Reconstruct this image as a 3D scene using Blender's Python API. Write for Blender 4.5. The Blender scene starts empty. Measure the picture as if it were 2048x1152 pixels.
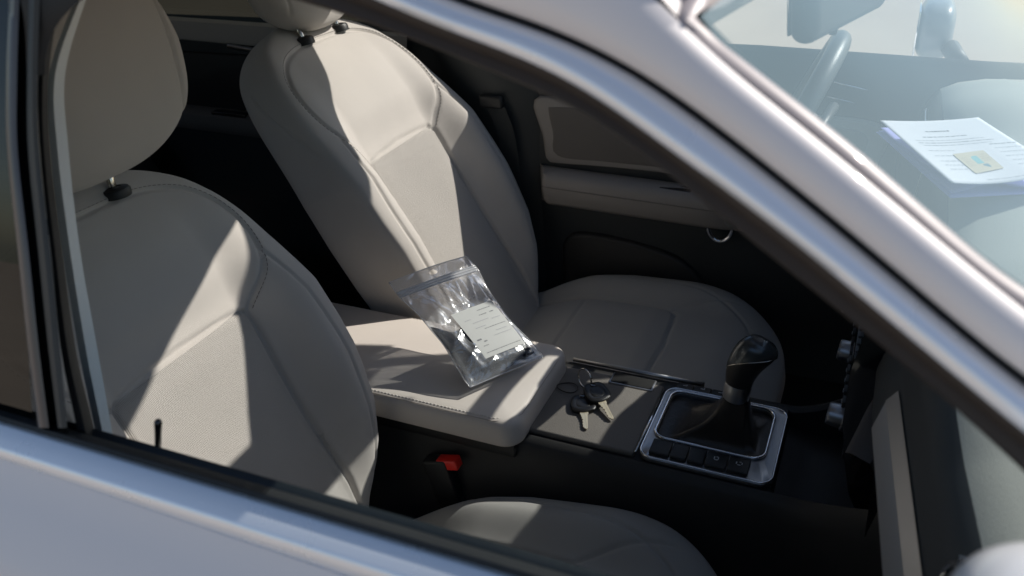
import bpy, bmesh, math, random
import numpy as np
from mathutils import Vector, Matrix
random.seed(7); rng = np.random.RandomState(11)
R = math.radians
scene = bpy.context.scene
COL = scene.collection

# ------------------------------------------------------------------ camera
# car axes: +X to the bonnet, +Y to the driver's (far) side, +Z up
F = 1655.0; CX, CY = 1024.0, 576.0
RIGHT = Vector((0.91387, 0.40244, -0.05371)); DOWN = Vector((0.15352, -0.46499, -0.87190)); FWD = Vector((-0.37586, 0.78856, -0.48673))
CAM = Vector((0.45208, -1.04936, 1.44313))
cam = bpy.data.cameras.new('camera'); cam_o = bpy.data.objects.new('camera', cam); COL.objects.link(cam_o)
M = Matrix((RIGHT, -DOWN, -FWD)).transposed().to_4x4(); M.translation = CAM; cam_o.matrix_world = M
cam.sensor_width = 36; cam.lens = F / 2048 * 36; cam.clip_start = 0.02; cam.clip_end = 400
cam.dof.use_dof = True; cam.dof.focus_distance = 1.40; cam.dof.aperture_fstop = 5.2
scene.camera = cam_o
def ray(px, py): return (RIGHT * (px - CX) + DOWN * (py - CY) + FWD * F).normalized()
def at(px, py, ax, v):
    "a point seen in the photo, on the real plane axis=ax value=v"
    r = ray(px, py); return CAM + r * ((v - CAM[ax]) / r[ax])
TH = R(18); DN = Vector((0, -math.cos(TH), math.sin(TH))); DP0 = Vector((0, -.70, 1.02))   # near door plane leans in
def dpt(x, z, o=0.0): return Vector((x, -.70 + math.tan(TH) * (z - 1.02), z)) + DN * o
def dpx(px, py, o=0.0):
    r = ray(px, py); p = DP0 + DN * o
    return CAM + r * ((p - CAM).dot(DN) / r.dot(DN))

# ------------------------------------------------------------------ materials
def mat(name, col, rough=.5, metal=0., spec=.5, bump=0., bscale=400., var=0., vscale=6., coat=0., sheen=0., trans=0., detail=2., aniso=None):
    m = bpy.data.materials.new(name); m.use_nodes = True; nt = m.node_tree; N = nt.nodes; L = nt.links
    b = N['Principled BSDF']; b.inputs['Base Color'].default_value = (*col, 1); b.inputs['Roughness'].default_value = rough
    b.inputs['Metallic'].default_value = metal; b.inputs['Specular IOR Level'].default_value = spec
    b.inputs['Coat Weight'].default_value = coat; b.inputs['Coat Roughness'].default_value = .04; b.inputs['Sheen Weight'].default_value = sheen
    b.inputs['Transmission Weight'].default_value = trans
    tc = N.new('ShaderNodeTexCoord')
    if var:
        n = N.new('ShaderNodeTexNoise'); n.inputs['Scale'].default_value = vscale; n.inputs['Detail'].default_value = 6; L.new(tc.outputs['Object'], n.inputs['Vector'])
        mx = N.new('ShaderNodeMix'); mx.data_type = 'RGBA'
        mx.inputs[6].default_value = (*[c * (1 - var) for c in col], 1); mx.inputs[7].default_value = (*[min(1, c * (1 + var)) for c in col], 1)
        L.new(n.outputs['Fac'], mx.inputs[0]); L.new(mx.outputs[2], b.inputs['Base Color'])
        mr = N.new('ShaderNodeMapRange'); mr.inputs['To Min'].default_value = max(0, rough - .08); mr.inputs['To Max'].default_value = min(1, rough + .08)
        L.new(n.outputs['Fac'], mr.inputs['Value']); L.new(mr.outputs['Result'], b.inputs['Roughness'])
    if bump:
        n2 = N.new('ShaderNodeTexNoise'); n2.inputs['Scale'].default_value = bscale; n2.inputs['Detail'].default_value = detail; L.new(tc.outputs['Object'], n2.inputs['Vector'])
        bp = N.new('ShaderNodeBump'); bp.inputs['Strength'].default_value = bump; bp.inputs['Distance'].default_value = .001
        L.new(n2.outputs['Fac'], bp.inputs['Height']); L.new(bp.outputs['Normal'], b.inputs['Normal'])
    return m
def weave(name, col, scale, bump, rough=.85):
    "woven seat cloth: two crossed wave bands, a little tonal noise"
    m = mat(name, col, rough, 0, .3, 0, 400, .10, 9., 0, .25); nt = m.node_tree; N = nt.nodes; L = nt.links; b = N['Principled BSDF']
    tc = N.new('ShaderNodeTexCoord'); hs = []
    for d in ('X', 'Y'):
        w = N.new('ShaderNodeTexWave'); w.bands_direction = d; w.inputs['Scale'].default_value = scale; w.inputs['Distortion'].default_value = 1.2; w.inputs['Detail Scale'].default_value = 3
        L.new(tc.outputs['Object'], w.inputs['Vector']); hs.append(w)
    nz = N.new('ShaderNodeTexNoise'); nz.inputs['Scale'].default_value = scale * 3; L.new(tc.outputs['Object'], nz.inputs['Vector'])
    a = N.new('ShaderNodeMath'); a.operation = 'ADD'; L.new(hs[0].outputs['Fac'], a.inputs[0]); L.new(hs[1].outputs['Fac'], a.inputs[1])
    a2 = N.new('ShaderNodeMath'); a2.operation = 'ADD'; L.new(a.outputs[0], a2.inputs[0]); L.new(nz.outputs['Fac'], a2.inputs[1])
    bp = N.new('ShaderNodeBump'); bp.inputs['Strength'].default_value = bump; bp.inputs['Distance'].default_value = .0012
    L.new(a2.outputs[0], bp.inputs['Height']); L.new(bp.outputs['Normal'], b.inputs['Normal'])
    return m
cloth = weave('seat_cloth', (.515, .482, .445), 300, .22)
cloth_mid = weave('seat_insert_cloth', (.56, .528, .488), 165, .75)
cushcloth_shaded = weave('shaded_cushion_cloth', (.345, .335, .315), 300, .2)  # seat cloth darkened, the cushions' shade painted into the colour
vinyl = mat('armrest_vinyl', (.68, .62, .565), .45, 0, .45, .25, 900, .06, 8)
beige = mat('beige_trim', (.44, .42, .40), .5, 0, .4, .3, 700, .06, 6)
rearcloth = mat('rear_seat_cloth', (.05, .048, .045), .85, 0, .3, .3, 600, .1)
thread = mat('pale_thread', (.86, .81, .75), .7)
thread_d = mat('grey_thread', (.22, .20, .18), .7)
blackp = mat('black_plastic', (.018, .019, .020), .42, 0, .45, .35, 1100, .15, 10)
softblack = mat('soft_black_plastic', (.030, .030, .030), .5, 0, .4, .3, 1300, .15, 7)
grain = mat('console_grain', (.18, .165, .148), .55, 0, .4, .8, 900, .12, 9)
gloss = mat('gloss_black', (.008, .008, .009), .12, 0, .5, 0, 1, 0, 1, .6)
rubber = mat('black_rubber', (.012, .014, .016), .6, 0, .4, .3, 500, .2, 8)
sealm = mat('sill_rubber', (.015, .021, .024), .5, 0, .5, .3, 300, .2, 8)
leatherb = mat('boot_leather', (.030, .026, .023), .36, 0, .5, .7, 140, .2, 12)
brown = mat('dark_brown_lining', (.040, .029, .023), .6, 0, .4, .4, 500, .2, 6)
paint = mat('silver_paint', (.84, .785, .765), .50, .0, .4, 0, 1, .03, 3, .18)
trimm = mat('window_trim_metal', (.93, .94, .97), .28, .40, .5, 0, 1, .03, 12)
chrome = mat('bright_trim', (.80, .82, .86), .16, 1., .5, 0, 1, .03, 30)
satin = mat('satin_silver', (.42, .425, .44), .36, 1., .5, .1, 800, .05, 20)
steel = mat('ring_steel', (.66, .62, .56), .18, 1.)
brass = mat('key_metal', (.86, .75, .54), .34, .65, .5, .25, 300, .1, 60)
carpet = mat('dark_carpet', (.012, .012, .012), .95, 0, .2, 1., 700, .3, 12)
lining = mat('headliner_cloth', (.30, .29, .28), .9, 0, .2, .3, 700, .05)
pillart = mat('pillar_trim_grey', (.88, .91, .88), .6, 0, .4, .3, 600, .05)
cardgrey = mat('door_card_beige', (.31, .288, .268), .6, 0, .4, .4, 700, .08, 5)
cardinset = mat('door_card_cloth', (.17, .157, .145), .85, 0, .3, .5, 600, .1, 5)
dashtop = mat('dash_pad', (.38, .39, .345), .6, 0, .35, .45, 700, .06, 5)
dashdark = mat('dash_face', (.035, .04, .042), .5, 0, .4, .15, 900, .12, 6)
paper = mat('white_paper', (.80, .80, .84), .8, 0, .2, .1, 60, .01)
paper_shade = mat('shaded_paper', (.46, .45, .86), .8, 0, .2, .1, 60, .01)  # violet shade of the lower sheets painted into the colour
ink = mat('grey_ink', (.16, .16, .18), .8)
inkpale = mat('pale_grey_ink', (.42, .42, .45), .8)
tanm = mat('card_beige', (.66, .58, .42), .5, 0, .4, 0, 1, .05, 80)
teal = mat('card_teal', (.22, .52, .52), .5)
teal2 = mat('card_slate', (.16, .28, .33), .5)
cardedge = mat('card_edge', (.22, .22, .27), .5)
red = mat('red_plastic', (.90, .03, .02), .35, 0, .5)
labelm = mat('label_paper', (.62, .62, .595), .6, 0, .3, .1, 80, .02)
darkstuff = mat('dark_contents', (.010, .012, .022), .38, 0, .6, .9, 90, .5, 40)
white_icon = mat('icon_white', (.55, .58, .6), .5)
mirror = mat('mirror_silver', (.8, .82, .84), .02, 1.)
beltm = mat('belt_webbing', (.03, .034, .036), .7, 0, .3, .5, 900, .1)

def glass(name, tint, refl_scale, sky_haze, sky_haze_col=(.8, .88, .92), dvar=0.):
    "sheet glass: Fresnel mirror over tinted clear, with sky haze painted in as a pale diffuse layer"
    m = bpy.data.materials.new(name); m.use_nodes = True; nt = m.node_tree; N = nt.nodes; L = nt.links
    for n in list(N): N.remove(n)
    out = N.new('ShaderNodeOutputMaterial'); tr = N.new('ShaderNodeBsdfTransparent'); tr.inputs[0].default_value = (*tint, 1)
    gl = N.new('ShaderNodeBsdfGlossy'); gl.inputs['Roughness'].default_value = .015
    fr = N.new('ShaderNodeFresnel'); ge = N.new('ShaderNodeNewGeometry'); im = N.new('ShaderNodeMapRange')   # same mirror strength from either side of the pane
    im.inputs['To Min'].default_value = 1.5; im.inputs['To Max'].default_value = 1 / 1.5; L.new(ge.outputs['Backfacing'], im.inputs['Value']); L.new(im.outputs['Result'], fr.inputs['IOR'])
    mu = N.new('ShaderNodeMath'); mu.operation = 'MULTIPLY'; mu.inputs[1].default_value = refl_scale; mu.use_clamp = True; L.new(fr.outputs[0], mu.inputs[0])
    mx = N.new('ShaderNodeMixShader'); L.new(mu.outputs[0], mx.inputs[0]); L.new(tr.outputs[0], mx.inputs[1]); L.new(gl.outputs[0], mx.inputs[2])
    last = mx
    if sky_haze:
        df = N.new('ShaderNodeBsdfDiffuse'); df.inputs[0].default_value = (*sky_haze_col, 1)
        m2 = N.new('ShaderNodeMixShader'); m2.inputs[0].default_value = sky_haze
        if dvar:
            tc = N.new('ShaderNodeTexCoord'); nz = N.new('ShaderNodeTexNoise'); nz.inputs['Scale'].default_value = 3; nz.inputs['Detail'].default_value = 3; L.new(tc.outputs['Object'], nz.inputs['Vector'])
            mr = N.new('ShaderNodeMapRange'); mr.inputs['From Min'].default_value = .3; mr.inputs['From Max'].default_value = .7; mr.inputs['To Min'].default_value = sky_haze * (1 - dvar); mr.inputs['To Max'].default_value = sky_haze * (1 + dvar)
            L.new(nz.outputs['Fac'], mr.inputs['Value']); L.new(mr.outputs['Result'], m2.inputs[0])
        L.new(mx.outputs[0], m2.inputs[1]); L.new(df.outputs[0], m2.inputs[2]); last = m2
    L.new(last.outputs[0], out.inputs[0]); return m
windglass = glass('windshield_glass', (.92, .97, .98), 1.15, .17, (.62, .92, 1.0), .25)  # pale teal diffuse layer paints the sky's haze on the pane
sideglass = glass('side_glass', (.975, .985, .98), 1.0, 0)
darkglass = glass('privacy_glass', (.05, .055, .05), 1.0, 0)

# ------------------------------------------------------------------ mesh helpers
def link(name, me, m, parent=None, smooth=True):
    o = bpy.data.objects.new(name, me); COL.objects.link(o)
    if m: (me.materials.append(m) if not isinstance(m, (list, tuple)) else [me.materials.append(x) for x in m])
    if smooth: me.shade_smooth()
    if parent: o.parent = parent
    return o
def mesh(name, V, Fc, m, parent=None, smooth=True, mi=None):
    me = bpy.data.meshes.new(name); me.from_pydata([tuple(v) for v in V], [], [tuple(f) for f in Fc]); me.update()
    o = link(name, me, m, parent, smooth)
    if mi is not None: me.polygons.foreach_set('material_index', np.asarray(mi, dtype=np.int32))
    return o
def thing(name, label, cat, loc=(0, 0, 0), group=None):
    o = bpy.data.objects.new(name, None); COL.objects.link(o); o.location = loc; o.empty_display_size = .1; return tag(o, label, cat, group)
def tag(o, label, cat, group=None):
    o['label'] = label; o['category'] = cat
    if group: o['group'] = group
    return o
def bm_obj(name, bm, m, parent=None, smooth=True, angle=35):
    bmesh.ops.recalc_face_normals(bm, faces=bm.faces)
    me = bpy.data.meshes.new(name); bm.to_mesh(me); bm.free(); o = link(name, me, m, parent, smooth)
    if smooth and angle:
        try: me.set_sharp_from_angle(angle=R(angle))
        except Exception: pass
    return o
def rbox(bm, c, s, r=.004, seg=3, mtx=None):
    "rounded box added to bm, centre c, size s, optional rotation matrix"
    t = bmesh.new(); bmesh.ops.create_cube(t, size=1)
    for v in t.verts: v.co = Vector((v.co.x * s[0], v.co.y * s[1], v.co.z * s[2]))
    if r > 0: bmesh.ops.bevel(t, geom=list(t.edges), offset=min(r, min(s) * .49), segments=seg, profile=.5, affect='EDGES')
    for v in t.verts: v.co = (mtx @ v.co if mtx else v.co) + Vector(c)
    me = bpy.data.meshes.new('tmp'); t.to_mesh(me); t.free(); bm.from_mesh(me); bpy.data.meshes.remove(me)
def box(name, c, s, m, parent=None, r=.004, seg=3, mtx=None):
    bm = bmesh.new(); rbox(bm, c, s, r, seg, mtx); return bm_obj(name, bm, m, parent)
def resample(P, n):
    P = np.array([tuple(p) for p in P], float); d = np.r_[0, np.cumsum(np.linalg.norm(np.diff(P, axis=0), axis=1))]
    t = np.linspace(0, d[-1], n); return np.stack([np.interp(t, d, P[:, k]) for k in range(3)], 1)
def spline(P, n, closed=False):
    "Catmull-Rom through points, resampled evenly"
    P = [np.array(tuple(p), float) for p in P]
    if closed: Q = [P[-1]] + P + [P[0], P[1]]
    else: Q = [2 * P[0] - P[1]] + P + [2 * P[-1] - P[-2]]
    out = []
    for i in range(1, len(Q) - 2):
        a, b, c, d = Q[i - 1:i + 3]
        for t in np.linspace(0, 1, 14, endpoint=False):
            out.append(.5 * (2 * b + (c - a) * t + (2 * a - 5 * b + 4 * c - d) * t * t + (3 * b - a - 3 * c + d) * t ** 3))
    out.append(Q[-2]); return resample(out, n)
def tube_geo(P, r, k=8, closed=False):
    P = [Vector(tuple(p)) for p in P]; n = len(P); V = []; Fc = []; up = Vector((.3, .2, .93))
    for i, p in enumerate(P):
        t = (P[(i + 1) % n] - P[i - 1]) if closed else (P[min(i + 1, n - 1)] - P[max(i - 1, 0)])
        t.normalize(); a = t.cross(up)
        if a.length < .05: a = t.cross(Vector((1, 0, 0)))
        a.normalize(); b = t.cross(a); rr = r[i] if hasattr(r, '__len__') else r
        for j in range(k):
            an = 2 * math.pi * j / k; V.append(p + a * math.cos(an) * rr + b * math.sin(an) * rr)
    for i in range(n if closed else n - 1):
        for j in range(k): Fc.append((i * k + j, i * k + (j + 1) % k, ((i + 1) % n) * k + (j + 1) % k, ((i + 1) % n) * k + j))
    if not closed: Fc += [tuple(range(k))[::-1], tuple(range((n - 1) * k, n * k))]
    return V, Fc
def tube(name, P, r, m, parent=None, k=8, closed=False):
    V, Fc = tube_geo(P, r, k, closed); return mesh(name, V, Fc, m, parent)
def strip(name, rows, m, parent=None, n=80, smooth=True, curve=True):
    "loft through several 3D polylines"
    G = [spline(r_, n) if curve and len(r_) > 2 else resample(r_, n) for r_ in rows]; V = []; Fc = []
    for g in G: V += [tuple(p) for p in g]
    for i in range(len(G) - 1):
        for j in range(n - 1): Fc.append((i * n + j, i * n + j + 1, (i + 1) * n + j + 1, (i + 1) * n + j))
    o = mesh(name, V, Fc, m, parent, smooth)
    if smooth:
        try: o.data.set_sharp_from_angle(angle=R(50))
        except Exception: pass
    return o
def lathe(bm, prof, mtx, k=28):
    "profile (radius, height) turned about local z"
    rings = []
    for r_, h in prof: rings.append([bm.verts.new(mtx @ Vector((r_ * math.cos(2 * math.pi * j / k), r_ * math.sin(2 * math.pi * j / k), h))) for j in range(k)])
    for a, b in zip(rings, rings[1:]):
        for j in range(k): bm.faces.new((a[j], a[(j + 1) % k], b[(j + 1) % k], b[j]))
    bm.faces.new(rings[0]); bm.faces.new(rings[-1])
def frame_to(z, p):
    z = Vector(z).normalized(); x = z.orthogonal().normalized(); y = z.cross(x)
    m = Matrix((x, y, z)).transposed().to_4x4(); m.translation = Vector(p); return m
def sstep(a, b, x): t = np.clip((x - a) / (b - a), 0, 1); return t * t * (3 - 2 * t)
def polydist(X, T, P):
    D = np.full(X.shape, 9.)
    for (x0, t0), (x1, t1) in zip(P, P[1:]):
        dx, dt = x1 - x0, t1 - t0; k = np.clip(((X - x0) * dx + (T - t0) * dt) / (dx * dx + dt * dt + 1e-12), 0, 1)
        D = np.minimum(D, np.hypot(X - x0 - k * dx, T - t0 - k * dt))
    return D
def smooth2(P, n=60): return [(p[0], p[1]) for p in spline([(a, b, 0) for a, b in P], n)]

class Pillow:
    "closed upholstered form: superellipse sections along t, end caps, soft bulges and sewn grooves on the front"
    def __init__(s, T, W, Df, Db, cW=(.02, .2), cD=(.02, .03), eW=2.4, m=5., bump=None, seams=(), side=(), shift=None, rows=190, cols=420, y_off=0.):
        s.__dict__.update(locals()); 
    def cap(s, t, c, e):
        k = np.ones_like(t); c0, c1 = c
        a = np.clip((c0 - t) / c0, 0, 1) if c0 > 0 else 0 * t; b = np.clip((t - (s.T - c1)) / c1, 0, 1) if c1 > 0 else 0 * t
        return np.clip(1 - a ** e, 0, 1) ** (1 / e) * np.clip(1 - b ** e, 0, 1) ** (1 / e)
    def groove(s, x, t, seams):
        d = np.zeros_like(x)
        for P, w, dep in seams: d = np.maximum(d, dep * np.exp(-(polydist(np.abs(x), t, P) / w) ** 2))
        return d
    def front(s, x, t):
        x = np.asarray(x, float); t = np.asarray(t, float) + s.y_off; kW = s.cap(t, s.cW, s.eW); kD = s.cap(t, s.cD, 2.)
        q = np.clip(1 - np.abs(x / np.maximum(s.W(t) * kW, 1e-5)) ** s.m, 0, 1) ** (1 / s.m)
        n = s.Df * kD * q
        if s.bump: n = n + s.bump(x, t) * sstep(.0, .75, q) * kD
        n = n - s.groove(x, t, s.seams) * sstep(.2, .8, q)
        return n + (s.shift(t) if s.shift else 0)
    def build(s, name, m, parent=None, matfun=None):
        u = np.linspace(0, 1, s.rows); t = s.T * (.5 - .5 * np.cos(np.pi * u)) * .55 + s.T * u * .45
        th = np.linspace(0, 2 * np.pi, 4001); w0 = float(np.max(s.W(np.linspace(0, s.T, 50)))); p = 2. / s.m
        cx = np.sign(np.cos(th)) * np.abs(np.cos(th)) ** p; cn = np.sign(np.sin(th)) * np.abs(np.sin(th)) ** p
        P = np.stack([cx * w0, np.where(cn > 0, cn * s.Df, cn * s.Db)], 1); d = np.r_[0, np.cumsum(np.linalg.norm(np.diff(P, axis=0), axis=1))]
        g = np.linspace(0, d[-1], s.cols, endpoint=False); cx = np.interp(g, d, cx); cn = np.interp(g, d, cn)
        Tm, Cx = np.meshgrid(t, cx, indexing='ij'); _, Cn = np.meshgrid(t, cn, indexing='ij')
        kW = s.cap(Tm, s.cW, s.eW); kD = s.cap(Tm, s.cD, 2.)
        X = s.W(Tm) * kW * Cx; Nn = np.where(Cn > 0, Cn * s.Df, Cn * s.Db) * kD
        fw = sstep(.0, .75, np.clip(Cn, 0, 1))
        if s.bump: Nn = Nn + s.bump(X, Tm) * fw * kD
        Nn = Nn - s.groove(X, Tm, s.seams) * sstep(.2, .8, np.clip(Cn, 0, 1))
        if len(s.side):
            dd = np.zeros_like(X)
            for Q, w, dep in s.side: dd = np.maximum(dd, dep * np.exp(-(polydist(Nn, Tm, Q) / w) ** 2))
            X = X - np.sign(X) * dd * sstep(.80, .97, np.abs(Cx))
        if s.shift: Nn = Nn + s.shift(Tm)
        V = np.stack([X, Tm - s.y_off, Nn], -1).reshape(-1, 3); r_, c_ = Tm.shape
        i, j = np.meshgrid(np.arange(r_ - 1), np.arange(c_), indexing='ij'); a = i * c_ + j; b = i * c_ + (j + 1) % c_
        Fc = np.stack([a, b, b + c_, a + c_], -1).reshape(-1, 4)
        me = bpy.data.meshes.new(name); me.from_pydata(V.tolist(), [], Fc.tolist()); me.update()
        o = link(name, me, m, parent)
        if matfun is not None:
            cxm = (X[:-1] + X[1:]) / 2; tm = (Tm[:-1] + Tm[1:]) / 2; cnm = Cn[:-1]
            me.polygons.foreach_set('material_index', matfun(cxm, tm, cnm).astype(np.int32).reshape(-1))
        return o
    def stitches(s, name, P, m, parent, off=.004, ln=.0045, gap=.0025, r=.00055, both=True):
        V = []; Fc = []; pts = spline([(a, b, 0) for a, b in P], 400); d = np.r_[0, np.cumsum(np.linalg.norm(np.diff(pts, axis=0), axis=1))]
        for sg in ((1, -1) if both else (1,)):
            q = 0.
            while q + ln < d[-1]:
                xs = [np.interp(q + ln * f, d, pts[:, 0]) for f in (0, .5, 1)]; ts = [np.interp(q + ln * f, d, pts[:, 1]) for f in (0, .5, 1)]
                tx, tt = xs[2] - xs[0], ts[2] - ts[0]; l = math.hypot(tx, tt) + 1e-9; nx, nt = -tt / l * off, tx / l * off
                pp = [Vector((sg * (x + nx), t_ + nt, float(s.front(abs(x + nx), t_ + nt)) + r * .5)) for x, t_ in zip(xs, ts)]
                v, f = tube_geo(pp, r, 5); k = len(V); V += v; Fc += [tuple(a + k for a in ff) for ff in f]; q += ln + gap
        return mesh(name, V, Fc, m, parent)

# ------------------------------------------------------------------ the car
car = thing('parked_car', 'silver car with beige seats seen through its open passenger window', 'car', (0, 0, 0))

# ---- front seats (one kind, built once, copied)
HALF = .252
def Wb(t): return np.interp(t, [-.12, -.07, -.02, .03, .09, .16, .25, .33, .42, .52, .62], [.120, .165, .200, .224, .241, .250, .254, .251, .238, .218, .20])
def bolster(x, t):
    ax = np.abs(x); b = np.interp(t, [-.12, -.05, .03, .10, .2, .32, .42, .52, .62], [.0, .015, .045, .062, .070, .06, .03, .012, .005])
    h = b * sstep(.115, .205, ax)
    pil = .008 * (1 - (np.clip(ax / .128, 0, 1)) ** 4) * sstep(.355, .30, t)          # insert crowned like a cushion
    up = .014 * (1 - (np.clip(ax / .19, 0, 1)) ** 3) * sstep(.36, .42, t) * sstep(.56, .48, t)
    return h + pil + up - .004
OFF = .12
def up_(P): return [(a, b + OFF) for a, b in P]
S_PIPE = smooth2([(0, .560), (.09, .556), (.150, .538), (.186, .505), (.200, .462), (.196, .42), (.176, .38), (.148, .352), (.130, .334)], 60)
S_INS = [(0, .345), (.06, .343), (.118, .338), (.130, .328)] + smooth2([(.130, .328), (.128, .22), (.132, .1), (.142, 0)], 20)
S_RIDGE = smooth2([(.192, .405), (.206, .34), (.216, .25), (.214, .15), (.196, .0)], 30)
SIDE1 = [(-.075, 0), (-.07, .2), (-.05, .42), (-.03, .5)]
SIDE2 = [(-.03, .52), (.0, .46), (.045, .385)]
def lean(t): return -.055 * np.clip((t - .30) / .3, 0, 1) ** 2
BK = Pillow(.61 + OFF, lambda t: Wb(t - OFF), .048, .088, cW=(.03, .17), cD=(.03, .075), eW=2.5, m=5.5, bump=lambda x, t: bolster(x, t - OFF), shift=lambda t: lean(t - OFF), y_off=OFF, rows=210,
            seams=[(up_(S_PIPE), .0032, .0065), (up_(S_INS + [(.140, -.12)]), .0035, .008), (up_(S_RIDGE + [(.17, -.12)]), .0028, .005)], side=[([(a, b + OFF) for a, b in SIDE2], .0025, .004)])
def insert_faces(x, t, cn): t = t - OFF; return ((cn > 0) & (np.abs(x) < .129 + .01 * (t < .1)) & (t < .338)).astype(int)
def Wc(u): return np.interp(u, [0, .1, .22, .32, .5, .7], [.190, .205, .240, .256, .258, .25])
def cush(x, u):
    ax = np.abs(x); h = .032 * sstep(.14, .215, ax) * sstep(.66, .45, u)
    h += .022 * np.sin(np.clip(u / .66, 0, 1) * math.pi * .62) - .008
    h += .007 * (1 - np.clip(ax / .15, 0, 1) ** 4) * sstep(.0, .1, u) * sstep(.45, .40, u)
    h -= .020 * sstep(.54, .68, u); h -= .045 * sstep(.26, .04, u)
    return h
C_INS = smooth2([(.148, 0), (.152, .15), (.150, .3), (.142, .425)], 24) + [(.128, .445), (0, .452)]
C_FRONT = smooth2([(.142, .430), (.165, .47), (.19, .52), (.205, .57)], 20)
C_MID = [(0, .235), (.15, .23)]
C_EDGE = smooth2([(.222, .05), (.232, .25), (.226, .40), (.2, .52), (.13, .60), (0, .622)], 40)
CU = Pillow(.685, Wc, .045, .13, cW=(.04, .19), cD=(.03, .10), eW=2.5, m=5.5, bump=cush,
            seams=[(C_INS, .0035, .007), (C_FRONT, .003, .004), (C_MID, .003, .0035), (C_EDGE, .0028, .004)])
HR = Pillow(.235, lambda t: np.interp(t, [0, .05, .12, .18, .235], [.120, .136, .143, .138, .122]), .046, .062, cW=(.085, .15), cD=(.055, .08), eW=2.2, m=3.6,
            bump=lambda x, t: .006 * (1 - np.clip(np.abs(x) / .1, 0, 1) ** 2), seams=[(smooth2([(.104, .0), (.112, .08), (.110, .15), (.095, .20), (.05, .222), (0, .226)], 40), .003, .004)], rows=110, cols=260)
def seat_frame(yc, rec, x0=-.30, z0=.50):
    c, s = math.cos(R(rec)), math.sin(R(rec))
    m = Matrix(((0, -s, c), (1, 0, 0), (0, c, s))).to_4x4(); m.translation = Vector((x0, yc, z0)); return m
seat = BK.build('front_seat', [cloth, cloth_mid], car, insert_faces)
st = BK.stitches('stitching', [p for p in S_PIPE], thread_d, seat, off=.0055)
cu = CU.build('seat_cushion', [cushcloth_shaded, cushcloth_shaded], seat, lambda x, t, cn: ((cn > 0) & (np.abs(x) < .15) & (t < .45)).astype(int))
hr = HR.build('headrest', cloth, seat)
guides = []; posts = []
for sx in (-.062, .062):
    bm = bmesh.new(); lathe(bm, [(.019, -.012), (.0195, -.003), (.0175, .0), (.0085, .002), (.0075, .001)], Matrix.Translation((0, 0, 0)), 28); guides.append((bm_obj('headrest_guide', bm, blackp, seat, angle=40), sx))
    posts.append((tube('headrest_post', [(0, 0, -.05), (0, 0, .06)], .0058, steel, seat, 12), sx))
def pose_seat(root, kids, yc, rec, hy=0., x0=-.30, z0=.50, sc=1., cz=.455, cx=-.345, hb=(.605, -.03), ht=6, hs=1., tilt=5.5):
    root.matrix_world = seat_frame(yc, rec, x0, z0) @ Matrix.Diagonal((1, sc, 1, 1))
    inv = root.matrix_world.inverted()
    for k, o in kids:
        o.matrix_parent_inverse = Matrix.Identity(4)
        if k == 'cushion':
            m = Matrix(((0, 1, 0), (-1, 0, 0), (0, 0, 1))).to_4x4(); m.translation = Vector((cx, yc, cz)); o.matrix_basis = inv @ m @ Matrix.Rotation(R(tilt), 4, 'X')
        elif k == 'headrest': o.matrix_basis = Matrix.Translation((hy, *hb)) @ Matrix.Rotation(R(ht), 4, 'X') @ Matrix.Scale(hs, 4)
        elif k[0] in 'gp':
            sx = float(k[1:]); tt = .572
            nf = float(BK.front(abs(sx), tt)) + (.004 if k[0] == 'g' else 0)
            o.matrix_basis = Matrix.Translation((sx + hy, tt, nf)) @ Matrix.Rotation(R(-74), 4, 'X')
    return root
kids = [('s', st), ('cushion', cu), ('headrest', hr)] + [('g%f' % s, g) for g, s in guides] + [('p%f' % s, g) for g, s in posts]
kids = [(k, o) for k, o in kids if k != 's']
seat2 = seat.copy(); COL.objects.link(seat2); seat2.parent = car
kids2 = []
for k, o in kids + [('s', st)]:
    c = o.copy(); COL.objects.link(c); c.parent = seat2
    if k != 's': kids2.append((k, c))
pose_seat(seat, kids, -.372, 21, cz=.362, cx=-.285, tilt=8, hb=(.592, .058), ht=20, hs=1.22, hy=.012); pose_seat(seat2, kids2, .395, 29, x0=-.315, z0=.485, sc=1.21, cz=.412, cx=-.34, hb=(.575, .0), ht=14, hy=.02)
seat['label'] = 'near front seat under the open window, cut by a slanting sun patch'; seat2['label'] = 'far front seat behind the armrest, its top in sunlight'

# ---- rear bench, plain and dark behind
RB = Pillow(.62, lambda t: .62 + 0 * t, .06, .08, cW=(.03, .08), cD=(.03, .06), m=8., rows=60, cols=160, bump=lambda x, t: .012 * np.cos(x * 10), seams=[([(.2, 0), (.2, .55)], .006, .01)])
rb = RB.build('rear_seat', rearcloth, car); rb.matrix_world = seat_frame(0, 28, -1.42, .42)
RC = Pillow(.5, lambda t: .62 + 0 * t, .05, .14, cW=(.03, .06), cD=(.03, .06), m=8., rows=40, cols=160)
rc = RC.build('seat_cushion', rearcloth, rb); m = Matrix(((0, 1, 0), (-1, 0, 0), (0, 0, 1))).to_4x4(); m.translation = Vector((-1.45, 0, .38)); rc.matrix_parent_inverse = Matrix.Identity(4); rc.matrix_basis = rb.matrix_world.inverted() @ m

# ---- floor
def floor_z(y): return .22 + .16 * float(sstep(.20, .12, abs(y - .02))) + .03 * float(sstep(.60, .70, abs(y)))
ys = np.linspace(-.74, .76, 60); xs = np.linspace(-1.8, 1.0, 30)
V = [(x, y, floor_z(y) + (.35 * max(0, (x - .75)) if x > .75 else 0)) for x in xs for y in ys]
mesh('carpet_floor', V, [(i * 60 + j, i * 60 + j + 1, (i + 1) * 60 + j + 1, (i + 1) * 60 + j) for i in range(29) for j in range(59)], carpet, car)

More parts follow.
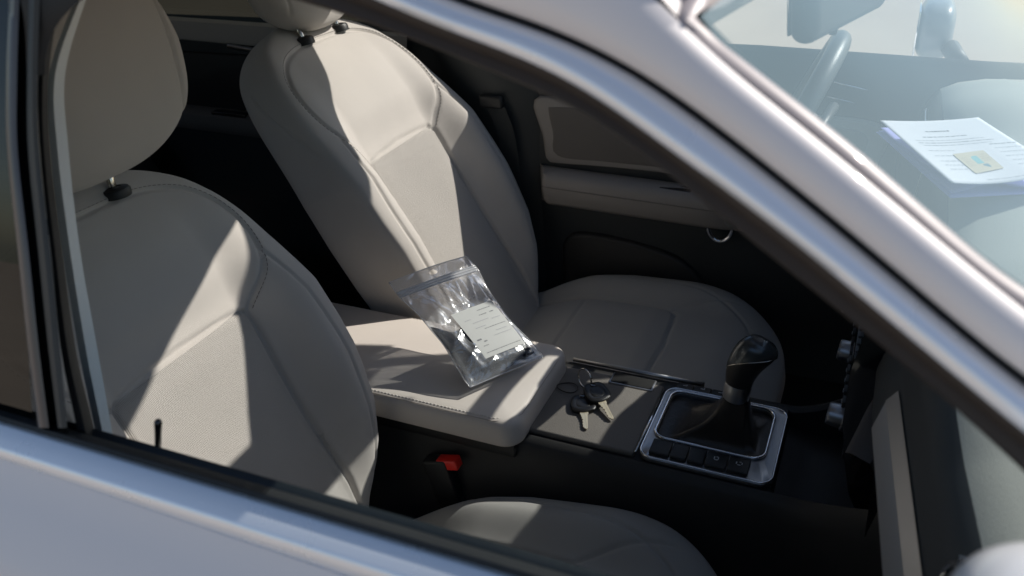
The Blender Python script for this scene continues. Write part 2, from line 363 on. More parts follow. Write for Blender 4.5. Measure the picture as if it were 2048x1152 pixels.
# ---- centre console
def console_profile(x):
    zt = .562 if x < .40 else .562 + .35 * (x - .40) ** 1.0 * 1.0
    return zt
con_rows = []
YN, YF = -.080, .160
def con_section(x, yn, yf, zt):
    return [(x, yn - .055, .23), (x, yn - .035, .42), (x, yn - .018, .50), (x, yn - .012, zt - .035), (x, yn - .006, zt - .012), (x, yn + .002, zt - .003), (x, yn + .010, zt), (x, yn + .016, zt - .003),
            (x, yf - .016, zt - .003), (x, yf - .010, zt), (x, yf - .002, zt - .003), (x, yf + .006, zt - .012), (x, yf + .012, zt - .035), (x, yf + .018, .50), (x, yf + .03, .42), (x, yf + .05, .23)]
secs = [con_section(x, YN, YF, .562) for x in np.linspace(-.62, .385, 24)]
# hollow tray between lever and dash: the floor drops, both rims run on and sweep up to the dash
tray = []
for x in np.linspace(.39, .56, 14):
    f = (x - .39) / .17; yn = YN - .10 * f ** 1.7; yf = YF + .03 * f; zt = .562 + .11 * f ** 1.8
    s_ = con_section(x, yn, yf, zt); zf = .530 - .012 * min(1, f * 4)
    s_[7] = (x, yn + .018, zt - .006); s_[8] = (x, yf - .018, zt - .006)
    s_ = s_[:8] + [(x, yn + .022, zf), (x, yf - .022, zf)] + s_[8:]; tray.append(s_)
secs = [s_[:8] + [(s_[7][0], s_[7][1] + .004, s_[7][2]), (s_[8][0], s_[8][1] - .004, s_[8][2])] + s_[8:] for s_ in secs] + tray
n = len(secs[0]); V = [p for s_ in secs for p in s_]
Fc = [(i * n + j, i * n + j + 1, (i + 1) * n + j + 1, (i + 1) * n + j) for i in range(len(secs) - 1) for j in range(n - 1)]
console = mesh('centre_console', V, Fc, softblack, car)
console.data.set_sharp_from_angle(angle=R(40))
# panel the keys lie on
kp = [at(x, y, 2, .568) for x, y in ((1052, 872), (1262, 912), (1312, 790), (1146, 722))]
bm = bmesh.new(); rbox(bm, (.083, .033, .5635), (.186, .190, .012), .004, 3); bm_obj('console_panel', bm, grain, console)
# slot in the far edge of the panel
slot = bmesh.new(); rbox(slot, (.121, .119, .5700), (.080, .033, .0035), .0016, 2); so = bm_obj('coin_slot', slot, satin, console)
box('slot_well', (.121, .1195, .5712), (.0745, .028, .003), mat('slot_dark', (.003, .003, .003), .8), console, .0012)
tube('panel_edge', [(.178, -.060, .5700), (.179, .03, .5705), (.179, .088, .5700)], .0018, chrome, console, 8)
# near rim lit strip on the far side
tube('far_rim_trim', [(-.005, .158, .566), (.12, .158, .566), (.24, .158, .566)], .0045, satin, console, 8)

# ---- armrest
def rrect(x0, x1, y0, y1, r, z, k=8):
    P = []
    for cx, cy, a0 in ((x1 - r, y1 - r, 0), (x0 + r, y1 - r, 90), (x0 + r, y0 + r, 180), (x1 - r, y0 + r, 270)):
        for i in range(k + 1): a = R(a0 + 90 * i / k); P.append(Vector((cx + r * math.cos(a), cy + r * math.sin(a), z)))
    return P
def ring_bm(bm, loops):
    rr = [[bm.verts.new(p) for p in l] for l in loops]; k = len(rr[0])
    for a, b in zip(rr, rr[1:]):
        for j in range(k): bm.faces.new((a[j], a[(j + 1) % k], b[(j + 1) % k], b[j]))
    return rr
arm = bmesh.new(); AX = (-.563, -.002, -.115, .137); loops = []
for ins, z in ((.012, .5595), (.004, .5600), (.0012, .5625), (0, .567), (0, .580), (.0002, .592), (.0010, .5985), (.0030, .6040), (.0062, .6077), (.0105, .6098), (.0155, .6108), (.024, .6118), (.040, .6130), (.062, .6140), (.085, .6146), (.105, .6149), (.119, .6150)):
    loops.append(rrect(AX[0] + ins, AX[1] - ins, AX[2] + ins, AX[3] - ins, max(.034 - ins, .004), z, 10))
rr_ = ring_bm(arm, loops); arm.faces.new(rr_[-1]); arm.faces.new(rr_[0][::-1])
armo = bm_obj('armrest', arm, vinyl, car, angle=60)
V = []; Fc = []
def add_st(V, Fc, P, ln=.0042, gap=.0026, r=.0006):
    P = resample(P, 400); d = np.r_[0, np.cumsum(np.linalg.norm(np.diff(P, axis=0), axis=1))]; q = 0
    while q + ln < d[-1]:
        pp = [Vector([np.interp(q + ln * f, d, P[:, k]) for k in range(3)]) for f in (0, .5, 1)]
        v, f = tube_geo(pp, r, 5); k = len(V); V += v; Fc += [tuple(a + k for a in ff) for ff in f]; q += ln + gap
add_st(V, Fc, [(-.55, -.1045, .6103), (-.12, -.1045, .6103), (-.046, -.1045, .6103), (-.030, -.099, .6103)])
mesh('stitching', V, Fc, thread, armo); V = []; Fc = []
add_st(V, Fc, [(-.55, .1265, .6103), (-.05, .1265, .6103)]); mesh('stitching', V, Fc, thread, armo)
tube('seam', [(-.55, -.1100, .6085), (-.046, -.1100, .6085), (-.028, -.103, .6085), (-.014, -.09, .6085), (-.0072, -.075, .6085), (-.0072, .09, .6085)], .0006, mat('seam_thread', (.42, .37, .32), .7), armo, 6)
box('armrest_base', (-.285, .012, .546), (.54, .22, .034), blackp, armo, .003)

# ---- gear shift
gs = bmesh.new()
# outer satin plate with a window for the boot
O = (.182, .388, -.066, .128); I = (.196, .366, -.013, .116)
ring_bm(gs, [rrect(*O, .022, .562), rrect(*O, .022, .5685), rrect(O[0] + .002, O[1] - .002, O[2] + .002, O[3] - .002, .021, .5705),
             rrect(I[0] - .002, I[1] + .002, I[2] - .002, I[3] + .002, .020, .5705), rrect(*I, .019, .5690), rrect(*I, .019, .558)])
plate = bm_obj('gear_surround', gs, [satin], car, angle=40)
tube('surround_edge', rrect(O[0] + .0015, O[1] - .0015, O[2] + .0015, O[3] - .0015, .021, .5705), .0016, chrome, plate, 8, True)
tube('boot_ring', rrect(I[0] - .002, I[1] + .002, I[2] - .002, I[3] + .002, .021, .5725), .0024, chrome, plate, 8, True)
def button(x0, x1, y0, y1, z=.5735, m=blackp, parent=plate, skew=0):
    return box('button', ((x0 + x1) / 2, (y0 + y1) / 2, z), (x1 - x0, y1 - y0, .0065), m, parent, .0018)
bx = [.198, .231, .258, .285, .319, .352]
bts = [button(a + .0008, b - .0008, -.058, -.024) for a, b in zip(bx, bx[1:])]
for bo, (gx) in ((bts[3], .302), (bts[4], .336)):
    bm = bmesh.new(); z = .5772
    for (u, v, w, h) in ((-.004, .002, .0016, .006), (-.001, -.002, .005, .0014), (.002, .002, .0014, .005), (.0, .005, .003, .0012)):
        if bo is bts[4]: u, v, w, h = u * 1.4 + .001, v, w, h * .8
        rbox(bm, (gx + u, -.041 + v, z), (w, h, .0006), 0)
    bm_obj('icon', bm, white_icon, plate, False)
fbx = [.196, .226, .257, .288]
fb = [box('button', ((a + b) / 2, .1345, .5695), (b - a - .002, .017, .006), blackp, console, .0018) for a, b in zip(fbx, fbx[1:])]
for a, b in zip(fbx, fbx[1:]):
    bm = bmesh.new(); rbox(bm, ((a + b) / 2, .135, .5730), (.007, .0014, .0006), 0); rbox(bm, ((a + b) / 2 + .003, .1365, .5730), (.0013, .004, .0006), 0)
    bm_obj('icon', bm, white_icon, console, False)
# leather boot: loft from the ring up to the collar with folds
bc = Vector(((I[0] + I[1]) / 2, (I[2] + I[3]) / 2, 0)); topc = Vector((.312, .036, .648)); rings = []
K = 72; NR = 30
for i in range(NR):
    f = i / (NR - 1); ring = []
    base = rrect(I[0] + .001, I[1] - .001, I[2] + .001, I[3] - .001, .018, 0, 17)
    for j in range(K):
        a = base[j]; ang = math.atan2(a.y - bc.y, a.x - bc.x)
        g = f ** .62                                    # quick shrink, then a steep neck
        c = bc.lerp(Vector((topc.x, topc.y, 0)), min(1, g * 1.05))
        rad = Vector((math.cos(ang) * .0200, math.sin(ang) * .018, 0))
        p = (a - bc) * (1 - g) + rad * g + c
        z = .563 + (.648 - .563) * (f ** 2.0)
        fold = math.sin(ang * 5 + 2.5 * f + .7) * .55 + math.sin(ang * 9 - 3 * f) * .35
        z += .0115 * fold * math.sin(math.pi * min(1, f * 1.25)) ** 1.2 * (1 - f * .6)
        p += Vector((math.cos(ang), math.sin(ang), 0)) * .007 * fold * math.sin(math.pi * f)
        ring.append((p.x, p.y, z))
    rings.append(ring)
V = [p for r_ in rings for p in r_]; Fc = [(i * K + j, i * K + (j + 1) % K, (i + 1) * K + (j + 1) % K, (i + 1) * K + j) for i in range(NR - 1) for j in range(K)]
lever = mesh('gear_lever', V, Fc, leatherb, car)
ax = Vector((.10, 0, 1)).normalized()
bm = bmesh.new(); lathe(bm, [(.0185, -.002), (.0205, 0), (.0208, .012), (.0205, .026), (.0195, .028)], frame_to(ax, (.311, .036, .645)), 36); bm_obj('lever_collar', bm, satin, lever)
# knob: elliptical sections along a path that leans back over the top (driver side bulge forward)
path = [(.3135, .036, .670), (.3150, .036, .686), (.3200, .036, .705), (.3285, .036, .724), (.3400, .036, .741), (.3500, .036, .754)]
PP = spline(path, 26); V = []; Fc = []; K = 40
for i, p in enumerate(PP):
    f = i / 25.; w = np.interp(f, [0, .15, .35, .55, .7, .82, .9, .95, .98, 1], [.0200, .0222, .0250, .0275, .0285, .0275, .0245, .0195, .0135, .001]); d = np.interp(f, [0, .15, .35, .55, .7, .82, .9, .95, .98, 1], [.0190, .0200, .0215, .0230, .0235, .0225, .0195, .0150, .0100, .001])
    tl = np.interp(f, [0, .4, .8, 1], [5, 14, 26, 30])
    for j in range(K):
        a = 2 * math.pi * j / K; lx = math.cos(a) * w; lz = -lx * math.sin(R(tl))
        V.append((p[0] + lx * math.cos(R(tl)), p[1] + math.sin(a) * d, p[2] + lz))
Fc = [(i * K + j, i * K + (j + 1) % K, (i + 1) * K + (j + 1) % K, (i + 1) * K + j) for i in range(25) for j in range(K)] + [tuple(range(K))[::-1]]
knob = mesh('lever_knob', V, Fc, mat('knob_leather', (.016, .015, .014), .36, 0, .5, .3, 900, .1, 20), lever)
# satin cap line round the top of the knob
VV = [Vector(v) for v in V]; rim = []
for j in range(K):
    a = 2 * math.pi * j / K; fi = 13.6 + 7.6 * math.cos(a + .35); i0 = int(fi); q = VV[i0 * K + j].lerp(VV[(i0 + 1) * K + j], fi - i0); rim.append(q)
cc = sum(rim, Vector()) / K
V2 = []; Fc2 = []; rows = 9
for i in range(rows):
    for j in range(K):
        a = 2 * math.pi * j / K; f0 = 13.6 + 7.6 * math.cos(a + .35); fi = f0 + (24.99 - f0) * i / (rows - 1); i0 = min(24, int(fi)); q = VV[i0 * K + j].lerp(VV[min(25, i0 + 1) * K + j], fi - i0)
        cen = Vector(tuple(PP[i0])); V2.append(q + (q - cen).normalized() * .0010)
Fc2 = [(i * K + j, i * K + (j + 1) % K, (i + 1) * K + (j + 1) % K, (i + 1) * K + j) for i in range(rows - 1) for j in range(K)]
mesh('knob_cap', V2, Fc2, mat('cap_satin_dark', (.10, .11, .115), .26, .6, .5, 0, 1, .03), lever)
tube('cap_trim', [q + (q - cc).normalized() * .0012 for q in rim], .0009, steel, lever, 6, True)

# ---- buckle between near seat and console
bk = box('belt_buckle', (-.143, -.118, .455), (.046, .026, .105), blackp, car, .004, 3, Matrix.Rotation(R(-14), 3, 'Y'))
box('release_button', (-.1305, -.118, .5030), (.040, .021, .020), red, bk, .003, 3, Matrix.Rotation(R(-14), 3, 'Y'))

# ---- dashboard: profile (X,Z) swept along Y
def dprof(y):
    s_ = .10 * max(0, -.18 - y)
    rise = float(np.interp(y, [-.7, -.38, -.28, -.12, .0, .25, .5, .62, .72], [.0, .0, .012, .055, .070, .075, .062, .045, .03]))
    hump = .040 * math.exp(-((y - .375) / .125) ** 4)
    z = rise + hump; e = .012 * math.exp(-((y - .375) / .125) ** 4)
    P = [(.64, .40), (.585, .52), (.548, .70), (.505, .802), (.496, .815), (.4965, .822), (.505, .862), (.513, .878), (.518, .888), (.524, .902 + z * .5), (.531 - e, .914 + z * .8), (.546 - e, .930 + z), (.575 - e, .944 + z), (.62, .953 + z), (.70, .962 + rise * .8 + hump * .7), (.80, .970 + rise * .35 + hump * .2), (.93, .975)]
    return [(x + s_, y, zz) for x, zz in P]
ysd = np.r_[np.linspace(-.66, -.20, 40), np.linspace(-.19, .70, 70)]
secs = [dprof(y) for y in ysd]; n = len(secs[0]); V = [p for s_ in secs for p in s_]; Fc = []; mi = []
for i in range(len(secs) - 1):
    for j in range(n - 1):
        Fc.append((i * n + j, i * n + j + 1, (i + 1) * n + j + 1, (i + 1) * n + j)); mi.append(1 if j >= 11 else 0)
dash = mesh('dashboard', V, Fc, [dashdark, dashtop], car, True, mi)
# pale inlay along the passenger side
rows = []
for j, o in ((4, -.001), (5, -.0035), (6, -.0030)):
    rows.append([(dprof(y)[j][0] + o, y, dprof(y)[j][2] + .001) for y in np.linspace(-.215, -.655, 30)])
strip('dash_inlay', rows, beige, dash, 60)
rows = [[(dprof(y)[j][0] + o, y, dprof(y)[j][2] + .002) for y in np.linspace(-.215, -.655, 30)] for j, o in ((6, -.0034), (7, -.001))]
strip('inlay_edge', rows, satin, dash, 60)
# vents at the passenger end
vt = bmesh.new()
for k in range(6):
    y = -.50 - .022 * k; rbox(vt, (.553 + .1 * (-.3 - y) * .6, y, .905), (.012, .006, .05), .001, 1)
bm_obj('air_vent', vt, gloss, dash, True)
tube('vent_ring', spline([(.556 + .03 * math.sin(a) * .2, -.555 + .065 * math.cos(a), .903 + .034 * math.sin(a)) for a in np.linspace(0, 2 * math.pi, 20, endpoint=False)], 60, True), .003, chrome, dash, 8, True)
# seam over the dash top
def dtop(x, y):
    P = dprof(y); X = [p[0] for p in P[10:]]; Z = [p[2] for p in P[10:]]; return float(np.interp(x, X, Z))
tube('dash_seam', [(x, .06 + (x - .55) * .1, dtop(x, .06) + .0002) for x in np.linspace(.556, .90, 30)], .0012, dashdark, dash, 6)
# bright line along the instrument hood
tube('hood_trim', [(dprof(y)[10][0] - .002, y, dprof(y)[10][2] + .002) for y in np.linspace(.262, .49, 24)], .0016, satin, dash, 6)
tube('hood_trim', [(dprof(.262)[k][0] - .003, .262, dprof(.262)[k][2]) for k in (8, 9, 10)], .0014, satin, dash, 6)
# glints: slim bright vent bars on the driver side of the dash
for (y, z) in ((.33, .90), (.27, .885), (.42, .905)):
    tube('vent_bar', [(.520, y, z - .02), (.523, y + .004, z + .02)], .0016, chrome, dash, 6)

# ---- centre stack with climate knobs
stk = bmesh.new()
prof = [(.520, .545), (.492, .60), (.478, .66), (.468, .72), (.466, .80), (.474, .86), (.50, .895), (.54, .90)]
Y0, Y1 = -.085, .175
ring = []
for y, o in ((Y0, .012), (Y0 + .006, 0.), (Y1 - .006, 0.), (Y1, .012)):
    ring.append([stk.verts.new((x + o, y, z)) for x, z in prof])
for a, b in zip(ring, ring[1:]):
    for j in range(len(prof) - 1): stk.faces.new((a[j], a[j + 1], b[j + 1], b[j]))
for rr in (ring[0], ring[-1]):
    ex = [stk.verts.new((.62, rr[0].co.y, v.co.z)) for v in rr]
    for j in range(len(prof) - 1): stk.faces.new((rr[j], rr[j + 1], ex[j + 1], ex[j]))
stack = bm_obj('centre_stack', stk, gloss, car, angle=30)
def stack_x(z): return float(np.interp(z, [p[1] for p in prof], [p[0] for p in prof]))
for y, z in ((-.035, .698), (.135, .698), (.205, .735)):
    if y > .2: y, z = .140, .775
    d = Vector((-1, 0, .12)).normalized(); bm = bmesh.new(); sc_ = 1. if z < .75 else .7
    lathe(bm, [(.0205 * sc_, -.004), (.0205 * sc_, .004), (.0172 * sc_, .0055), (.0165 * sc_, .022), (.0150 * sc_, .0245), (.006, .0245), (.0055, .0225)], frame_to(d, (stack_x(z), y, z)), 36)
    bm_obj('control_knob', bm, satin, stack, angle=35)
for k in range(9):
    y = -.06 + .026 * k
    for z in (.742, .656): box('button', (stack_x(z) - .002, y, z), (.005, .018, .010), blackp, stack, .0015, 2)
    box('icon', (stack_x(.742) - .0052, y, .742), (.0006, .007, .0022), white_icon, stack, 0)
bm = bmesh.new()
for k in range(7): rbox(bm, (.472 + .003, -.03 + .0 * k, .80 + .011 * k), (.014, .085, .004), .001, 2, Matrix.Rotation(R(-20), 3, 'Y'))
bm_obj('air_vent', bm, mat('vent_slat', (.03, .032, .035), .3), stack)
# fairing that arcs from the console rim up beside the stack
fa = [at(1690, 905, 2, .735), at(1712, 862, 2, .755), at(1745, 800, 2, .78), at(1800, 735, 2, .81), at(1850, 680, 2, .835)]
fb_ = [p + Vector((.036, -.012, -.012)) for p in fa]
strip('stack_fairing', [[p + Vector((.012, .03, -.03)) for p in fa], [p + Vector((.001, .004, -.003)) for p in fa], fa, [p + Vector((.006, -.004, .004)) for p in fa], [p + Vector((.030, -.012, .0)) for p in fa], fb_, [p + Vector((.004, -.01, -.10)) for p in fb_]], mat('fairing_brown', (.115, .10, .09), .5, 0, .4, .4, 600, .1), dash, 40)

# ---- steering wheel
wc = Vector((.305, .388, .957)); wn = Vector((-math.cos(R(24)), 0, math.sin(R(24)))); fm = frame_to(wn, wc)
wx = Vector((0, 1, 0)); wy = wn.cross(wx).normalized(); wy = wy if wy.z > 0 else -wy
P = [wc + (wx * math.cos(a) + wy * math.sin(a)) * .170 for a in np.linspace(0, 2 * math.pi, 72, endpoint=False)]
sw = tube('steering_wheel', P, .0165, mat('wheel_leather', (.075, .085, .088), .38, 0, .5, .3, 700, .1), car, 14, True)
bm = bmesh.new(); rbox(bm, (0, 0, 0), (.11, .085, .045), .02, 4)
for v in bm.verts: v.co = wc + wx * v.co.x + wy * v.co.y - wn * (.022 - v.co.z)
bm_obj('wheel_hub', bm, softblack, sw)
for a in (0, 180, 270):
    d = wx * math.cos(R(a)) + wy * math.sin(R(a)); tube('wheel_spoke', [wc + d * .045 - wn * .015, wc + d * .11 - wn * .01, wc + d * .166], [.020, .013, .012], satin, sw, 10)
tube('steering_column', [wc - wn * .03, wc - wn * .11], .030, softblack, sw, 20)
tube('indicator_stalk', [wc - wn * .05 + wx * .05, wc - wn * .06 + wx * .19 + wy * .02], [.008, .010], blackp, sw, 10)

# ---- rear-view mirror
bm = bmesh.new(); rbox(bm, (0, 0, 0), (.034, .235, .074), .0165, 5)
rot = (Matrix.Rotation(R(-16), 3, 'Z') @ Matrix.Rotation(R(-6), 3, 'Y'))
mc = Vector((.388, .03, 1.252))
for v in bm.verts: v.co = rot @ v.co + mc
rv = bm_obj('rear_view_mirror', bm, softblack, car)
bm = bmesh.new(); rbox(bm, (-.0185, 0, 0), (.003, .215, .056), .001, 1)
for v in bm.verts: v.co = rot @ v.co + mc
bm_obj('mirror_glass', bm, mirror, rv)
tube('mirror_stem', [mc + Vector((.012, 0, .01)), mc + Vector((.03, 0, .05)), mc + Vector((.035, 0, .10))], .010, softblack, rv, 10)
box('day_night_tab', mc + Vector((-.004, .0, -.041)), (.010, .020, .012), blackp, rv, .003)

# ---- far doors (inner cards), pillar, belt
def yplate(name, px, y, m, parent, depth=.012, r=.0, inner=0.):
    "panel outlined on the plane Y=y, thickness toward the cabin (-Y), softened edge"
    P = [at(a, b, 1, y) for a, b in px]; P = spline(P, 90, True); c = P.mean(0); L_ = []
    for sc_, dy in ((1.0, .02), (1.0, -depth * .4), (.985, -depth * .85), (.965, -depth)): L_.append([(c[0] + (p[0] - c[0]) * sc_, y + dy, c[2] + (p[2] - c[2]) * sc_) for p in P])
    n = 90; V = [p for l in L_ for p in l]; Fc = [(i * n + j, i * n + (j + 1) % n, (i + 1) * n + (j + 1) % n, (i + 1) * n + j) for i in range(3) for j in range(n)] + [tuple(range(3 * n, 4 * n))]
    o = mesh(name, V, Fc, m, parent); o.data.set_sharp_from_angle(angle=R(50)); return o
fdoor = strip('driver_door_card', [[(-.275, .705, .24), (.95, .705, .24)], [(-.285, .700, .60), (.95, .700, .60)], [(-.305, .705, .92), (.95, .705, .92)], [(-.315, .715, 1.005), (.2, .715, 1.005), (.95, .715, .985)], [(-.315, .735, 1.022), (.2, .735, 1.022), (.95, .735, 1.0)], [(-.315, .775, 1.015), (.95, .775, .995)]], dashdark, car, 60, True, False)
def wplate(name, pts, y, m, parent, depth=.012):
    P = spline([(x, y, z) for x, z in pts], 100, True); c = P.mean(0); n = 100; L_ = []
    for ins, dy in ((0, .02), (0, -depth * .4), (.004, -depth * .85), (.010, -depth)):
        l = []
        for p in P:
            d = np.array([c[0] - p[0], 0, c[2] - p[2]]); d /= (np.linalg.norm(d) + 1e-9); q = p + d * ins; l.append((q[0], y + dy, q[2]))
        L_.append(l)
    V = [p for l in L_ for p in l]; Fc = [(i * n + j, i * n + (j + 1) % n, (i + 1) * n + (j + 1) % n, (i + 1) * n + j) for i in range(3) for j in range(n)] + [tuple(range(3 * n, 4 * n))]
    o = mesh(name, V, Fc, m, parent); o.data.set_sharp_from_angle(angle=R(50)); return o
def rr2(x0, x1, z0, z1, r):
    return [(p.x, p.y) for p in rrect(x0, x1, z0, z1, r, 0, 3)]
up = wplate('card_panel', [(-.268, .745), (-.275, .80), (-.295, .865), (-.292, .885), (-.27, .893), (-.1, .893), (.2, .89), (.45, .885), (.46, .80), (.43, .735), (.2, .735), (-.1, .738), (-.25, .735)], .700, cardgrey, fdoor, .010)
wplate('card_inset', [(-.235, .755), (-.245, .81), (-.255, .86), (-.245, .872), (-.1, .876), (.2, .874), (.42, .87), (.42, .80), (.40, .755), (.2, .752), (-.1, .752)], .691, cardinset, fdoor, .003)
# door armrest: D-shaped section swept along X, with a pull recess
rows = []
for (dy, dz) in ((.0, .724), (-.030, .727), (-.052, .722), (-.060, .708), (-.060, .690), (-.054, .655), (-.035, .640), (.0, .632)):
    rows.append([(x, .698 + dy * float(sstep(-.285, -.255, x)) * float(sstep(.30, .12, x) * .6 + .4) + .0, dz - .10 * (x + .27) * .55 * .5) for x in np.linspace(-.285, .32, 40)])
arm_d = strip('door_armrest', rows, cardgrey, fdoor, 60)
tube('armrest_seam', [(x, .698 - .0612 * float(sstep(-.285, -.255, x)) * float(sstep(.30, .12, x) * .6 + .4), .694 - .10 * (x + .27) * .55 * .5) for x in np.linspace(-.26, .30, 40)], .0012, thread_d, fdoor, 6)
box('pull_recess', (.055, .668, .710), (.075, .028, .014), gloss, fdoor, .004)
pr = [at(1441 + 25 * math.cos(a), 452 + 30 * math.sin(a), 1, .672) for a in np.linspace(0, 2 * math.pi, 24, endpoint=False)]
tube('door_pull', pr, .0055, chrome, fdoor, 10, True)
tube('door_trim_line', [at(1668, 164, 1, .697), at(1736, 181, 1, .697)], .0016, chrome, fdoor, 6)
tube('door_trim_line', [at(1655, 193, 1, .697), at(1712, 207, 1, .697)], .0014, chrome, fdoor, 6)
mp = wplate('map_pocket', [(-.2, .30), (-.23, .45), (-.20, .555), (.0, .545), (.10, .50), (.16, .40), (.2, .3)], .700, softblack, fdoor, .014)
# rear far door card
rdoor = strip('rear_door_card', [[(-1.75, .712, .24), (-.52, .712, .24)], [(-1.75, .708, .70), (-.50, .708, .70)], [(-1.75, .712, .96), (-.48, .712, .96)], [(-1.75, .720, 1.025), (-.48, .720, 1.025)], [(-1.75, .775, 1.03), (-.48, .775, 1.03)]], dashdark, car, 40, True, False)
strip('card_strip', [[(-1.60, .706, .985), (-.62, .706, .955)], [(-1.60, .695, .990), (-.62, .695, .960)], [(-1.60, .692, 1.01), (-.62, .692, .985)], [(-1.60, .700, 1.035), (-.62, .700, 1.015)], [(-1.60, .716, 1.042), (-.62, .716, 1.020)]], mat('rear_strip_beige', (.46, .42, .38), .55), rdoor, 40, True, False)
tube('door_handle', [(-1.17, .690, .972), (-1.05, .686, .962), (-1.00, .690, .958)], .007, satin, rdoor, 10)
wplate('card_panel', rr2(-1.55, -.70, .79, .945, .03), .708, softblack, rdoor, .008)
rows = []
for (dy, dz) in ((.0, .795), (-.035, .795), (-.050, .785), (-.052, .765), (-.04, .735), (0, .72)): rows.append([(x, .706 + dy, dz - .02 * (x + 1.4)) for x in np.linspace(-1.6, -.70, 12)])
strip('door_armrest', rows, cardinset, rdoor, 30)
box('pull_recess', (-1.20, .674, .788), (.12, .026, .012), gloss, rdoor, .004)
# far B pillar, belt
def prow(xs, ys): return [(x, y, z) for x, y, z in zip(xs, ys, (.22, .70, .95, 1.00, 1.06, 1.15, 1.36))]
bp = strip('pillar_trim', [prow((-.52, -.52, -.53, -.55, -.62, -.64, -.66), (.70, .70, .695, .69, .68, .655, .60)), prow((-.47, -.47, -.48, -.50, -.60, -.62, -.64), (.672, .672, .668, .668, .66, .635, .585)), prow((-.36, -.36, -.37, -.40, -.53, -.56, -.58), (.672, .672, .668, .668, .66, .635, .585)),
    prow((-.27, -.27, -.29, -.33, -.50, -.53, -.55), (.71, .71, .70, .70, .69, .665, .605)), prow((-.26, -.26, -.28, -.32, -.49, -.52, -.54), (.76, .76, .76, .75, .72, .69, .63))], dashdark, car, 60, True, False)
sb = strip('seat_belt', [[(-.395, .655, .87), (-.37, .655, .78), (-.35, .66, .45), (-.345, .665, .26)], [(-.350, .655, .875), (-.325, .655, .78), (-.305, .66, .45), (-.30, .665, .26)]], beltm, car, 40)
bm = bmesh.new(); rbox(bm, (-.385, .655, .885), (.060, .014, .030), .006, 3); bm_obj('belt_guide', bm, blackp, sb)
# far window glass, roof rail and A pillar
def farpt(x, z, o=0): return Vector((x, .735 - math.tan(TH) * (z - 1.02) * 1.05 + o, z))
fg = mesh('driver_window', [farpt(-.52, 1.01), farpt(.80, 1.0), farpt(.62, 1.13), farpt(.45, 1.25), farpt(.30, 1.33), farpt(-.02, 1.36), farpt(-.56, 1.36)], [(0, 1, 2, 3, 4, 5, 6)], sideglass, car, False)
mesh('rear_side_window', [farpt(-1.7, 1.01), farpt(-.58, 1.01), farpt(-.62, 1.36), farpt(-1.3, 1.35)], [(0, 1, 2, 3)], darkglass, car, False)

# ---- near side: door skins, window frame
def K_(px): return [dpx(*p) for p in px]
# key outlines of the frame on the leaning door plane (X,Z)
L0 = [(-.118, 1.368), (-.022, 1.368), (.066, 1.356), (.133, 1.342), (.202, 1.324), (.242, 1.312), (.295, 1.296), (.373, 1.251), (.426, 1.219), (.481, 1.186), (.540, 1.147), (.60, 1.10), (.66, 1.04)]
def xz(pts): return [(p.x, p.z) for p in K_(pts)]
L1 = [(-.13, 1.382), (-.02, 1.384), (.10, 1.368)] + xz([(880, 55), (963, 83), (1103, 138), (1220, 206), (1301, 270), (1428, 360), (1600, 490), (1738, 605), (2048, 862)]) + [(.60, 1.128), (.69, 1.05)]
L2 = [(-.13, 1.390), (-.02, 1.392), (.10, 1.377)] + xz([(888, 35), (980, 58), (1060, 85), (1166, 139), (1256, 203), (1346, 266), (1600, 458), (1790, 607), (2048, 818)]) + [(.60, 1.140), (.70, 1.06)]
L3 = [(-.13, 1.404), (-.02, 1.406), (.10, 1.388)] + xz([(905, 8), (1010, 35), (1121, 80), (1193, 110), (1283, 161), (1369, 225), (1482, 312), (1600, 405), (1830, 598), (2048, 782)]) + [(.60, 1.150), (.72, 1.06)]
L4 = [(-.13, 1.409), (-.02, 1.411), (.10, 1.393)] + xz([(918, -4), (1030, 25), (1143, 72), (1215, 103), (1300, 154), (1388, 215), (1500, 303), (1615, 393), (1845, 585), (2048, 758)]) + [(.60, 1.158), (.73, 1.06)]
L5 = [(-.13, 1.452), (.02, 1.45), (.16, 1.428), (.27, 1.396), (.315, 1.368)] + xz([(1353, 30), (1387, 88), (1482, 158), (1600, 250), (1720, 350), (1880, 482), (2048, 625)]) + [(.60, 1.182), (.78, 1.06)]
L6 = [(-.13, 1.458), (.02, 1.457), (.17, 1.436), (.285, 1.402), (.338, 1.368)] + xz([(1392, 28), (1432, 80), (1560, 180), (1700, 290), (1850, 420), (2048, 585)]) + [(.60, 1.196), (.80, 1.06)]
def D(line, o, it=14):
    P = spline([(x, 0, z) for x, z in line], 90)
    for _ in range(it): P[1:-1] = .25 * P[:-2] + .5 * P[1:-1] + .25 * P[2:]
    return [dpt(p[0], p[2], o) for p in P]
def mid(A, B, f, n=60):
    a = [tuple(p[::2]) for p in spline([(x, 0, z) for x, z in A], n)]; b = [tuple(p[::2]) for p in spline([(x, 0, z) for x, z in B], n)]
    return [(p[0] * (1 - f) + q[0] * f, p[1] * (1 - f) + q[1] * f) for p, q in zip(a, b)]
front_door = strip('front_door', [[dpt(x, 1.004 + .0, .006) + Vector((0, 0, -.025)) for x in np.linspace(-.235, .80, 20)],
    [dpt(x, .978, .014) for x in np.linspace(-.235, .80, 20)], [Vector((x, -.745, .955)) for x in np.linspace(-.235, .80, 20)], [Vector((x, -.775, .925)) for x in np.linspace(-.235, .80, 20)], [Vector((x, -.795, .885)) for x in np.linspace(-.235, .80, 20)], [Vector((x, -.805, .83)) for x in np.linspace(-.235, .80, 20)],
    [Vector((x, -.81, .65)) for x in np.linspace(-.235, .80, 20)], [Vector((x, -.80, .40)) for x in np.linspace(-.235, .80, 20)], [Vector((x, -.76, .26)) for x in np.linspace(-.235, .80, 20)]], paint, car, 60)
